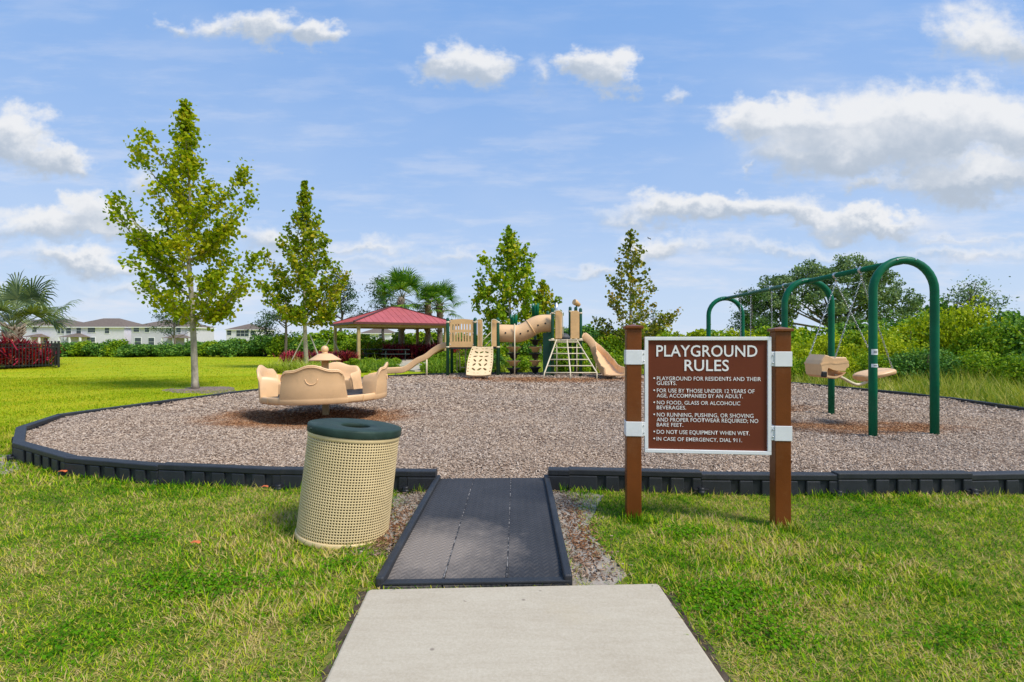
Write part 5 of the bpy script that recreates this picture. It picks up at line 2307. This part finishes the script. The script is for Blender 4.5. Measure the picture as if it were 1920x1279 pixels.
def pine(label, loc, H, crown0, rad, seed, n_cl=26, m=None, lean=0, ls=.17):
    rg = np.random.default_rng(seed)
    t = thing('pine_tree', label, 'tree', loc, group='pines and dark trees beyond the lawn')
    mb = MB()
    mb.tube([(lean * (i / 6) ** 2 + rg.normal(0, .05) * (i > 0), rg.normal(0, .05) * (i > 0), H * i / 6) for i in range(7)], [.16 * (1 - .75 * i / 6) for i in range(7)], 8)
    C = []
    for i in range(n_cl):
        z = crown0 + (H - crown0) * rg.uniform(0, 1)
        az = rg.uniform(0, 2 * PI)
        r = rad * rg.uniform(.3, 1) * (1 - .6 * (z - crown0) / (H - crown0 + .01))
        x0 = lean * (z / H) ** 2
        e = Vector((x0 + r * math.cos(az), r * math.sin(az), z + rg.uniform(-.1, .5)))
        mb.tube([(x0, 0, z - .35 * r), (x0 * .5 + e.x * .5, e.y * .5, z - .1 * r), e], [.05, .035, .015], 5, caps=False)
        k = 110
        C.append(np.array(e) + rg.normal(0, 1, (k, 3)) * np.array([.38, .38, .20]))
    C = np.concatenate(C)
    me = leaf_mesh('crown', C, noise_dirs(len(C), rg), ls, rg.uniform(0, 1, len(C)), .1, rg, .45)
    mb.build('trunk', BARK, t, local=True)
    link_mesh('crown', me, m or PINE, t)


PINE = leaf_mat('dark_pine_needles', [(0.0, (0.018, 0.045, 0.018)), (0.5, (0.045, 0.098, 0.033)), (1.0, (0.09, 0.15, 0.045))], .15, .6, .2, .6)
PINE_L = leaf_mat('bright_pine_needles', [(.0, (.02, .06, .012)), (.5, (.05, .12, .02)), (1.0, (.10, .18, .03))], .2, .6, .2, .6)
pine('slim dark pine tree beyond the lawn, just left of the second young tree', (-19.9, 45, 0), 5.0, 3.0, 2.1, 31, 15)
pine('dark pine tree peeking out on the right of the second young tree', (-15.0, 45, 0), 7.2, 3.6, 1.9, 32, 24)
pine('dark green pine tree rising behind the left side of the pavilion roof', (-11.3, 45, 0), 6.5, 3.0, 2.2, 33, 26)
pine('dark spreading pine in front of the pale grey house', (-39.6, 60, 0), 4.9, 2.2, 2.6, 34, 22)
pine('bright green pine showing between the two far swing arches', (18.7, 40, 0), 5.0, 1.6, 1.4, 35, 26, PINE_L)
pine('small pine top poking above the shrubs left of the far swing arch', (11.0, 40, 0), 2.9, 1.4, .9, 36, 10)
pine('small dark pine behind the shrubs right of the lone distant house', (-22.6, 47, 0), 3.1, 1.6, .9, 37, 9)


def fan_palm(label, loc, H, crown, nf, seed, m, trunk_r=.17, droop=.5, group='palms', el0=-.35, fl=.52):
    rg = np.random.default_rng(seed)
    t = thing('palm_tree', label, 'palm tree', loc, group=group)
    mb = MB()
    n = 14
    prof = []
    for i in range(n + 1):
        z = H * i / n
        r = trunk_r * (1.15 - .25 * i / n) * (1 + .10 * (i % 2))
        if i > n - 4:
            r *= 1.25
        prof.append((r, z))
    mb.lathe(prof, (0, 0, 0), 12)
    # old leaf bases
    for i in range(46):
        z = H * rg.uniform(.45, 1.0)
        az = rg.uniform(0, 2 * PI)
        r = trunk_r * 1.0
        mb.tube([(r * math.cos(az), r * math.sin(az), z), (1.9 * r * math.cos(az), 1.9 * r * math.sin(az), z + .28)], [.06, .03], 5)
    mb.build('trunk', PALMBARK, t, local=True)
    V, S, I, Rr = [], [], [], []
    off = 0
    pet = MB()
    for i in range(nf):
        az = i * 2.39996 + rg.normal(0, .2)
        el_ = np.interp(i / nf, [0, .5, 1], [el0, .5, 1.35]) + rg.normal(0, .12)
        L = crown * rg.uniform(.42, .55)
        d = Vector((math.cos(az) * math.cos(el_), math.sin(az) * math.cos(el_), math.sin(el_)))
        a = Vector((0, 0, H - .05))
        hub = a + d * L - Vector((0, 0, .10 * L))
        pet.tube([a, a.lerp(hub, .5) + Vector((0, 0, .04)), hub], [.03, .022, .014], 5, caps=False)
        side = d.cross(Vector((0, 0, 1))).normalized()
        upv = side.cross(d)
        nl = 24
        FL = crown * fl * rg.uniform(.85, 1.1)
        for k in range(nl):
            f = (k + .5) / nl * 2 - 1
            an = f * 2.1
            dl = (d * math.cos(an) + side * math.sin(an) + upv * (.25 * math.cos(an) - .15)).normalized()
            Lk = FL * (1 - .25 * abs(f))
            w = .058 * FL
            nn = dl.cross(upv).normalized()
            dz = droop * rg.uniform(.6, 1.4)
            p0 = hub
            p1 = hub + dl * Lk * .55
            p2 = p1 + (dl + Vector((0, 0, -dz))).normalized() * Lk * .3
            p3 = p2 + (dl + Vector((0, 0, -dz * 2.6))).normalized() * Lk * .25
            V += [p0 - nn * w * .25, p0 + nn * w * .25, p1 + nn * w * .6, p1 - nn * w * .6, p2 + nn * w * .4, p2 - nn * w * .4, p3]
            I += [off + q for q in (0, 1, 2, 3, 3, 2, 4, 5, 5, 4, 6)]
            S += [4, 4, 3]
            Rr += [rg.uniform(0, 1)] * 7
            off += 7
    me = np_mesh('fronds', np.array([list(v) for v in V]), np.array(S), np.array(I), {'rnd': np.array(Rr)})
    link_mesh('fronds', me, m, t)
    pet.build('stems', mat('palm_stem', (.14, .17, .07), .6, .2, 4), t, local=True)


PALM_S = leaf_mat('silver_green_palm', [(0.0, (0.07, 0.119, 0.063)), (0.5, (0.154, 0.21, 0.119)), (1.0, (0.308, 0.35, 0.14))], .25, .45, .2, .8)
PALM_G = leaf_mat('bright_green_palm', [(0.0, (0.038, 0.128, 0.012)), (0.5, (0.098, 0.225, 0.018)), (1.0, (0.24, 0.36, 0.03))], .3, .45, .2, .8)
fan_palm('silvery fan palm standing behind the black fence at the left edge', (-26.9, 27.6, -.05), 2.2, 4.15, 20, 41, PALM_S, .28, .42, el0=.35, fl=.36)
fan_palm('tallest fan palm rising behind the pavilion roof', (-8.75, 40.5, -.05), 4.9, 3.1, 22, 42, PALM_G, .22, .3, fl=.42)
fan_palm('fan palm with brown trunk behind the right end of the pavilion roof', (-6.6, 40.2, -.05), 4.5, 2.1, 18, 43, PALM_G, .19, .35, fl=.42)
fan_palm('rightmost fan palm, next to the slide tower of the play structure', (-5.75, 40.8, -.05), 4.4, 2.5, 20, 44, PALM_G, .2, .35, fl=.42)


def lobed_bush(name, seed, n, nl, size, spread, tall, twig=True):
    """leaf cloud in a lumpy unit bush about 1 m radius, tall x high"""
    rg = np.random.default_rng(seed)
    cs = []
    for i in range(nl):
        az = rg.uniform(0, 2 * PI)
        r = spread * rg.uniform(0, 1) ** .6
        z = tall * rg.uniform(.22, .80) * (1 - .35 * (r / spread) ** 2)
        cs.append((r * math.cos(az), r * math.sin(az), z, rg.uniform(.22, .42)))
    cs = np.array(cs)
    pick = rg.integers(0, nl, n)
    d = noise_dirs(n, rg)
    rad = cs[pick, 3] * (rg.uniform(.35, 1.0, n) ** .45) * (1 + .25 * np.sin(7 * d[:, 0] + pick) * np.sin(6 * d[:, 2] + 2 * pick))
    sprig = rg.uniform(0, 1, n) < .10
    rad = np.where(sprig, rad * rg.uniform(1.05, 1.5, n), rad)
    C = cs[pick, :3] + d * rad[:, None] * np.array([1, 1, .95])
    C[:, 2] = np.abs(C[:, 2]) + .02
    Nn = d * .8 + noise_dirs(n, rg) + np.array([0, 0, .35])
    rnd = np.clip(rg.uniform(0, .7, n) + rg.uniform(0, .3, nl)[pick], 0, 1)
    return leaf_mesh(name, C, Nn, size, rnd, .2, rg, .75)


B_GREEN = leaf_mat('green_shrub_leaves', [(0.0, (0.056, 0.134, 0.01)), (0.4, (0.168, 0.303, 0.012)), (0.75, (0.336, 0.435, 0.015)), (1.0, (0.492, 0.492, 0.025))], .3, .5, .3, .5)
B_DARK = leaf_mat('dark_green_shrub_leaves', [(0.0, (0.037, 0.108, 0.024)), (0.5, (0.108, 0.246, 0.037)), (1.0, (0.308, 0.462, 0.061))], .22, .5, .3, .5)
B_YEL = leaf_mat('yellow_green_shrub_leaves', [(0.0, (0.117, 0.199, 0.008)), (0.4, (0.351, 0.412, 0.011)), (0.75, (0.513, 0.54, 0.016)), (1.0, (0.513, 0.54, 0.028))], .35, .5, .3, .5)
OAK_M = leaf_mat('dull_green_oak_leaves', [(0.0, (0.046, 0.096, 0.049)), (0.5, (0.151, 0.234, 0.098)), (1.0, (0.378, 0.454, 0.173))], .2, .5, .3, .4)

bush_meshes = [lobed_bush('foliage', 50 + i, 5200, 20 + 3 * i, .10, .72, 1.25) for i in range(4)]
fine_meshes = [lobed_bush('foliage', 60 + i, 9000, 26 + 3 * i, .062, .72, 1.25) for i in range(3)]


def stem_mesh(seed):
    rg = np.random.default_rng(seed)
    mb = MB()
    for i in range(7):
        az = rg.uniform(0, 2 * PI)
        r = rg.uniform(.2, .6)
        z = rg.uniform(.5, 1.0)
        mb.tube([(0, 0, -.05), (r * .4 * math.cos(az), r * .4 * math.sin(az), z * .5), (r * math.cos(az), r * math.sin(az), z)], [.035, .025, .010], 5, caps=False)
    o = mb.build('stems', BARK)
    me = o.data
    bpy.data.objects.remove(o)
    return me


STEM_ME = stem_mesh(5)
mat_mesh = {}


def shrub(label, x, y, w, h, m, k, fine=False, group=None, name='shrub', rz=None):
    src = (fine_meshes if fine else bush_meshes)
    src = src[k % len(src)]
    key = (src.name, m.name)
    if key not in mat_mesh:
        me = src.copy()
        me.name = 'foliage'
        me.materials.clear()
        me.materials.append(m)
        mat_mesh[key] = me
    z = float(ground_z(np.array(x), np.array(y)))
    t = thing(name, label, 'shrub', (x, y, z - .05), (0, 0, random.uniform(0, 6.28) if rz is None else rz), group)
    o = bpy.data.objects.new('foliage', mat_mesh[key])
    COL.objects.link(o)
    o.parent = t
    s = bpy.data.objects.new('stems', STEM_ME)
    COL.objects.link(s)
    s.parent = t
    t.scale = (w / 2, w / 2, h / 1.25)
    return t


rs = random.Random(11)
# left row at the end of the lawn (x 115..560 px)
px = 100
i = 0
while px < 600:
    Y = 46 + rs.uniform(-.8, 1.5)
    top = 647 - (14 if 175 < px < 250 else 0) - (5 if px < 175 or px > 290 else 0) - (6 if px > 370 else 0) - (8 if px > 470 else 0) + rs.uniform(-4, 4)
    h = CAM_H - (top - 639.5) / F * Y + .1
    shrub('leafy green shrub in the row closing off the far end of the left lawn', (px - 960) / F * Y, Y, rs.uniform(2.6, 3.8), h, rs.choice([B_GREEN, B_DARK, B_DARK]), i, group='shrubs at the far end of the left lawn')
    px += rs.uniform(24, 36)
    i += 1
px = 60
while px < 620:
    Y = 54 + rs.uniform(-1, 2)
    top = 647 - (10 if px > 360 else 0) - (6 if px > 440 else 0) + rs.uniform(-5, 4)
    h = CAM_H - (top - 639.5) / F * Y
    shrub('dark shrub behind the front row at the far end of the left lawn', (px - 960) / F * Y, Y, rs.uniform(4, 5.5), h, rs.choice([B_DARK, B_GREEN]), i, group='second row of shrubs behind the left lawn')
    px += rs.uniform(34, 50)
    i += 1
# middle, behind pavilion and play structure
px = 560
while px < 1230:
    Y = 46 + rs.uniform(-2, 2)
    top = 618 + rs.uniform(-7, 7) - (6 if 1040 < px < 1180 else 0)
    h = CAM_H - (top - 639.5) / F * Y
    shrub('dark green shrub of the tall thicket behind the pavilion and play structure', (px - 960) / F * Y, Y, rs.uniform(4, 5.5), h, rs.choice([B_DARK, B_GREEN, B_GREEN]), i, group='thicket behind the pavilion')
    px += rs.uniform(26, 42)
    i += 1
px = 590
while px < 1240:
    Y = 41 + rs.uniform(-2, 2)
    top = 640 + rs.uniform(-12, 8) - (10 if px > 1050 else 0)
    h = CAM_H - (top - 639.5) / F * Y
    shrub('bright green shrub in front of the dark thicket, behind the play structure', (px - 960) / F * Y, Y, rs.uniform(2.6, 4), h, rs.choice([B_GREEN, B_GREEN, B_DARK]), i, group='bright shrubs behind the play structure')
    px += rs.uniform(30, 44)
    i += 1
# behind the ladder / right slide and the sign
for (px, top, Y, w, m) in ((1075, 632, 27, 2.4, B_GREEN), (1105, 618, 30, 3, B_DARK), (1135, 622, 28, 2.6, B_GREEN), (1165, 612, 29, 3.2, B_GREEN), (1195, 600, 31, 3.4, B_YEL), (1225, 604, 30, 3.2, B_YEL), (1250, 618, 27, 2.6, B_GREEN)):
    h = CAM_H - (top - 639.5) / F * Y
    shrub('leafy shrub behind the curved slide and the left sign post', (px - 960) / F * Y, Y, w, h, m, i, group='shrubs behind the curved slide')
    i += 1
px = 1255
while px < 1520:
    Y = 33 + rs.uniform(-2, 3)
    top = 612 + rs.uniform(-8, 6)
    h = CAM_H - (top - 639.5) / F * Y
    shrub('yellow green shrub seen above the sign panel', (px - 960) / F * Y, Y, rs.uniform(3, 4.2), h, rs.choice([B_YEL, B_GREEN]), i, group='shrubs above the sign')
    px += rs.uniform(30, 44)
    i += 1
# right thicket
right = [(1500, 640, 19, 2.2, B_YEL), (1535, 622, 21, 2.6, B_YEL), (1580, 612, 22, 3.0, B_YEL), (1625, 604, 21, 2.8, B_GREEN), (1660, 618, 19, 2.4, B_YEL),
         (1700, 592, 21, 3.0, B_YEL), (1745, 575, 21, 3.2, B_GREEN), (1800, 560, 20, 3.0, B_YEL), (1860, 598, 18.5, 2.4, B_GREEN), (1915, 584, 18, 3.0, B_DARK), (1975, 580, 17.5, 3.4, B_GREEN), (2040, 585, 16.5, 3.4, B_GREEN), (2120, 580, 15.5, 3.2, B_YEL),
         (1480, 655, 17.5, 1.6, B_GREEN), (1560, 655, 17.2, 1.8, B_YEL), (1640, 650, 17, 1.7, B_GREEN), (1690, 650, 16.8, 1.8, B_DARK), (1735, 640, 16.5, 2.0, B_DARK), (1790, 655, 15.8, 1.9, B_DARK), (1850, 645, 15.3, 2.0, B_GREEN), (1905, 655, 14.5, 1.8, B_GREEN), (1970, 650, 14.2, 2.0, B_DARK), (2050, 655, 13.8, 2.0, B_GREEN),
         (1450, 628, 24, 3, B_YEL), (1400, 632, 26, 2.6, B_YEL)]
lab_r = {5: 'tall yellow green shrub between the two posts of the nearest swing arch', 6: 'tall green shrub right behind the right post of the nearest swing arch', 7: 'tallest yellow green shrub in the right thicket, right of the nearest swing arch',
         8: 'lower green shrub at the right edge, between the tallest shrub and the frame edge', 9: 'dark green shrub cut by the right edge of the photo', 16: 'dark shrub behind the swing saddle, low in the thicket', 17: 'dark low shrub with deep shade right of the swing saddle', 19: 'bright low green shrub near the right edge behind the border'}
for j, (px, top, Y, w, m) in enumerate(right):
    h = CAM_H - (top - 639.5) / F * Y
    shrub(lab_r.get(j, 'leafy shrub of the dense thicket behind the swing set on the right'), (px - 960) / F * Y, Y, w, h, m, j, True, 'shrubs in the right thicket')
for (px, top, Y, w, m) in ((1760, 560, 27, 4, B_DARK), (1840, 575, 26, 4, B_DARK), (1925, 575, 25, 4, B_DARK), (1680, 590, 28, 4, B_DARK), (1600, 598, 30, 4, B_DARK), (1530, 604, 30, 4, B_GREEN), (2010, 570, 24, 4, B_DARK)):
    h = CAM_H - (top - 639.5) / F * Y
    shrub('darker shrub at the back of the thicket behind the swing set', (px - 960) / F * Y, Y, w, h, m, i, False, 'back shrubs in the right thicket')
    i += 1


# big oak behind the swings
def oak(label, loc, lobes, seed, n=9000):
    rg = np.random.default_rng(seed)
    t = thing('oak_tree', label, 'tree', loc)
    mb = MB()
    mb.tube([(0, 0, -.1), (.1, 0, 1.5), (.0, .1, 3.2)], [.45, .36, .3], 10)
    C, Rn = [], []
    tot = sum(l[3] ** 2 for l in lobes)
    for (x, y, z, r) in lobes:
        mb.tube(curve_pts([(0, 0, 2.4), (x * .4, y * .4, 2.2 + (z - 2) * .45), (x * .9, y * .9, z)], 4), [.13 * (1 - .85 * q / 8) for q in range(9)], 6, caps=False)
        k = int(n * r * r / tot)
        # sub-clumps on the lobe
        ns = 22
        sub = noise_dirs(ns, rg) * r * rg.uniform(.5, 1.0, ns)[:, None] * np.array([1, 1, .7])
        pk = rg.integers(0, ns, k)
        c = np.array([x, y, z]) + sub[pk] + noise_dirs(k, rg) * (rg.uniform(0, 1, k) ** .5 * r * .36)[:, None] * np.array([1, 1, .75])
        C.append(c)
        Rn.append(np.clip(rg.uniform(0, .7, k) + rg.uniform(0, .3, ns)[pk], 0, 1))
    C = np.concatenate(C)
    me = leaf_mesh('crown', C, noise_dirs(len(C), rg) + np.array([0, 0, .3]), .19, np.concatenate(Rn), .15, rg, .7)
    mb.build('trunk', BARK, t, local=True)
    link_mesh('crown', me, OAK_M, t)


oak('large dark oak with two rounded crowns behind the green swing frame', (28.6, 45, -.1),
    [(-6.4, 0, 5.0, 1.5), (-7.0, 0, 3.4, 1.4), (-5.4, .3, 6.2, 1.4), (-6.0, 0, 2.2, 1.3), (-4.6, 0, 4.6, 1.7), (-3.6, .5, 6.2, 1.7), (-5.4, -.5, 3.2, 1.3), (-2.2, 0, 7.3, 1.6), (-.6, 0, 6.9, 1.7), (1.4, 0, 7.7, 1.8), (3.2, 0, 7.2, 1.6), (4.9, .5, 6.0, 1.6), (5.9, 0, 4.6, 1.5), (2.4, -.8, 5.4, 1.9), (-1.8, -.8, 4.8, 2.0), (.2, -.5, 3.6, 1.8), (4.0, -.5, 3.8, 1.6)], 71, 30000)
pine('thin dark tree top rising over the right thicket near the right edge', (22.9, 25.5, 0), 4.0, 2.6, 1.1, 73, 16, OAK_M, ls=.12)


# ---- weeds outside the right border
def blades_obj(name, pts, L, w, lean, m, seed, kind=None, label=None, cat=None, group=None):
    rg = np.random.default_rng(seed)
    V, s, i, r = blade_arrays(pts, ground_z(pts[:, 0], pts[:, 1]) - .01, L, w, lean, .6, rg)
    me = np_mesh(name, V, s, i, {'rnd': r})
    o = link_mesh(name, me, m)
    tag(o, label, cat, group, kind)
    return o


WEED = leaf_mat('weed_blades', [(0.0, (0.086, 0.173, 0.015)), (0.5, (0.258, 0.314, 0.022)), (0.8, (0.481, 0.424, 0.06)), (1.0, (0.6, 0.518, 0.179))], .3, .6, .25, .7)
q = []
for k in range(26000):
    sgm = rs.randint(8, 20)
    tt = rs.random()
    a, b = poly[sgm], poly[sgm + 1]
    p = a + (b - a) * tt
    d = b - a
    nrm = np.array([d[1], -d[0]]) / np.hypot(*d)
    q.append(p + nrm * (.12 + 5.2 * rs.random() ** 1.2))
q = np.array(q)
hl = .24 + .55 * np.clip(fnoise(q[:, 0] * 1.3, q[:, 1] * 1.3), 0, 1)
blades_obj('weeds', q, hl, .012, .45, WEED, 81, 'stuff', 'tall yellow green weeds between the border and the thicket', 'weeds')

ORN = leaf_mat('lime_ornamental_grass', [(.0, (.22, .32, .03)), (.5, (.46, .50, .06)), (1.0, (.6, .58, .20))], .55, .6, .2, .7)
ORN_G = leaf_mat('green_ornamental_grass', [(0.0, (0.058, 0.156, 0.015)), (0.5, (0.176, 0.292, 0.024)), (1.0, (0.39, 0.488, 0.058))], .3, .5, .2, .7)


def clump_mesh(seed, n=260, L=.72, w=.024):
    rg = np.random.default_rng(seed)
    xy = rg.normal(0, .17, (n, 2))
    V, s, i, r = blade_arrays(xy, np.zeros(n), L, w, .75, .9, rg)
    return np_mesh('grass_clump', V, s, i, {'rnd': r})


CL = clump_mesh(91)
CLG = CL.copy()
CL.materials.append(ORN)
CLG.materials.append(ORN_G)


def clump(px, py_base, Y, s, me, lab, grp):
    x = (px - 960) / F * Y
    z = float(ground_z(np.array(x), np.array(Y)))
    o = bpy.data.objects.new('grass_clump', me)
    COL.objects.link(o)
    o.location = (x, Y, z)
    o.rotation_euler = (0, 0, rs.uniform(0, 6.28))
    o.scale = (s, s, s * rs.uniform(.85, 1.1))
    tag(o, lab, 'grass clump', grp)


for px in range(516, 640, 11):
    clump(px, 0, 21.5 + rs.uniform(-1.2, 1.5), rs.uniform(.8, 1.15), CL, 'lime green ornamental grass clump behind the left half of the merry-go-round', 'lime grass clumps behind the merry-go-round')
for px in (680, 700, 720, 738):
    clump(px, 0, 23.5 + rs.uniform(-1, 1), rs.uniform(.8, 1.1), CLG, 'green ornamental grass clump between the merry-go-round and the wave slide', 'green grass clumps by the wave slide')
for px in (825, 836, 852, 868, 880):
    clump(px, 0, 23 + rs.uniform(-1, 1.2), rs.uniform(1.0, 1.4), CLG, 'green spiky grass clump under the low deck of the play structure', 'green grass clumps under the low deck')
for px in (942, 955, 972, 985, 1000, 1018):
    clump(px, 0, 22.5 + rs.uniform(-.6, 1.2), rs.uniform(.9, 1.2), CL, 'lime green grass clump behind the pod climbers', 'lime grass clumps behind the pods')

RED = leaf_mat('dark_red_cordyline_leaves', [(0.0, (0.048, 0.01, 0.016)), (0.5, (0.192, 0.019, 0.04)), (0.85, (0.416, 0.032, 0.08)), (1.0, (0.56, 0.16, 0.08))], .25, .45, .25, .8)
RED_B = leaf_mat('crimson_cordyline_leaves', [(0.0, (0.156, 0.012, 0.024)), (0.5, (0.585, 0.028, 0.078)), (0.85, (0.6, 0.078, 0.156)), (1.0, (0.6, 0.351, 0.098))], .25, .45, .25, .8)


def red_mesh(seed):
    rg = np.random.default_rng(seed)
    n = 700
    xy = rg.normal(0, .26, (n, 2))
    z = rg.uniform(.1, .55, n)
    V, s, i, r = blade_arrays(xy, z, .46, .05, .8, .7, rg)
    mb = MB()
    return np_mesh('red_plant', V, s, i, {'rnd': r})


RM = [red_mesh(s) for s in (1, 2)]
RMB = RM[0].copy()
RM[0].materials.append(RED)
RM[1].materials.append(RED)
RMB.materials.append(RED_B)


def red(px, Y, s, me, lab, grp):
    x = (px - 960) / F * Y
    o = bpy.data.objects.new('red_plant', me)
    COL.objects.link(o)
    o.location = (x, Y, float(ground_z(np.array(x), np.array(Y))) - .02)
    o.rotation_euler = (0, 0, rs.uniform(0, 6.28))
    o.scale = (s, s, s)
    tag(o, lab, 'red plant', grp)


for px in (545, 556, 567, 590, 603, 616, 630, 643, 652):
    red(px, 31 + rs.uniform(-1, 1), 1.0, RMB if px < 560 else RM[px % 2], 'crimson leafed plant at the foot of the second young tree' if px < 560 else 'dark red leafed plant in the bed left of the pavilion', 'red plants left of the pavilion')
for px in range(722, 845, 11):
    red(px, 39 + rs.uniform(-1, 1.2), 1.5, RM[px % 2], 'dark red leafed plant behind the picnic tables and wave slide', 'red plants behind the picnic tables')
for j, (px, Y, s) in enumerate(((-30, 26.2, 1.9), (-8, 26.6, 1.9), (12, 27.2, 2.0), (30, 27.6, 1.9), (48, 28.2, 1.7), (60, 28.6, 1.4))):
    red(px, Y, s, RMB, 'crimson red plant behind the black fence, below the palm', 'crimson plants behind the fence')
for px in (50, 66, 82):
    shrub('low dark green shrub inside the corner of the black fence', (px - 960) / F * 29, 29, 1.0, .7, B_GREEN, px, group='low shrubs inside the fence corner')
for px in (690, 715, 742, 660):
    shrub('low green shrub in front of the picnic tables', (px - 960) / F * 30, 30, 1.2, .5, B_GREEN, px, group='low shrubs by the picnic tables')

for k_, px in enumerate(range(824, 1175, 15)):
    Y = 23.6 + rs.uniform(-1.2, 2.5)
    shrub('low dense shrub just outside the far border, behind the play structure', (px - 960) / F * Y, Y, rs.uniform(1.3, 1.9), rs.uniform(.75, 1.15), rs.choice([B_DARK, B_GREEN, B_GREEN]), k_, group='low shrubs behind the far border')
# tree support stakes
for (px, Y, tip, lab) in ((577, 26.8, 1.7, 'second young tree'), (622, 36, 1.5, 'pine beside the pavilion'), (748, 40.5, 2.0, 'tallest palm'), (803, 40.2, 2.0, 'brown trunk palm')):
    x = (px - 960) / F * Y
    for s, side in ((-1, 'left'), (1, 'right')):
        mb = MB()
        mb.bar((x + s * .95, Y - .3, -.1), (x + s * .14, Y - .05, tip), .05, .05)
        o = mb.build('support_stake', STAKE)
        tag(o, 'pale slanted wooden support stake on the %s side of the %s' % (side, lab), 'stake', 'tree support stakes')

# fallen leaves
for (px, py, s, lab) in ((367, 1022, .036, 'orange fallen leaf on the grass left of the trash can'), (497, 916, .034, 'orange dead leaf beside the border timber behind the trash can'), (118, 887, .05, 'rust orange dead leaf at the front left border joint')):
    Y = 1.36 * F / (py - 639.5)
    x = (px - 960) / F * Y
    mb = MB()
    o5 = []
    for k in range(11):
        a = 2 * PI * k / 11
        rr = s * (1.0 if k % 2 == 0 else .55)
        o5.append((x + rr * math.cos(a), Y + rr * .8 * math.sin(a), .042 + .007 * math.sin(3 * a)))
    mb.add([(x, Y, .05)] + o5, [(0, 1 + k, 1 + (k + 1) % 11) for k in range(11)])
    o = mb.build('fallen_leaf', ORANGE_LEAF)
    sol = o.modifiers.new('sheet', 'SOLIDIFY')
    sol.thickness = .0008
    tag(o, lab, 'leaf', 'fallen orange leaves')

# bird
b0 = P(1217, 447, 80)
mb = MB()
mb.tube([b0 + Vector((-.25, 0, .05)), b0 + Vector((-.1, 0, .03)), b0 + Vector((.12, 0, -.02)), b0 + Vector((.3, 0, -.07))], [.02, .07, .06, .02], 8)
for s in (-1, 1):
    mb.add([b0 + Vector((-.08, 0, .04)), b0 + Vector((.1, 0, 0)), b0 + Vector((.12 + s * .35, s * .45, -.02 + .06 * s * -1)), b0 + Vector((-.02 + s * .4, s * .6, .02 - .1 * s)), b0 + Vector((-.1 + s * .3, s * .4, .05 - .06 * s))],
           [(0, 1, 2, 3, 4)])
o = mb.build('bird', mat('dark_feathers', (.05, .05, .055), .7))
tag(o, 'small dark bird gliding high right of the sparse young tree', 'bird')
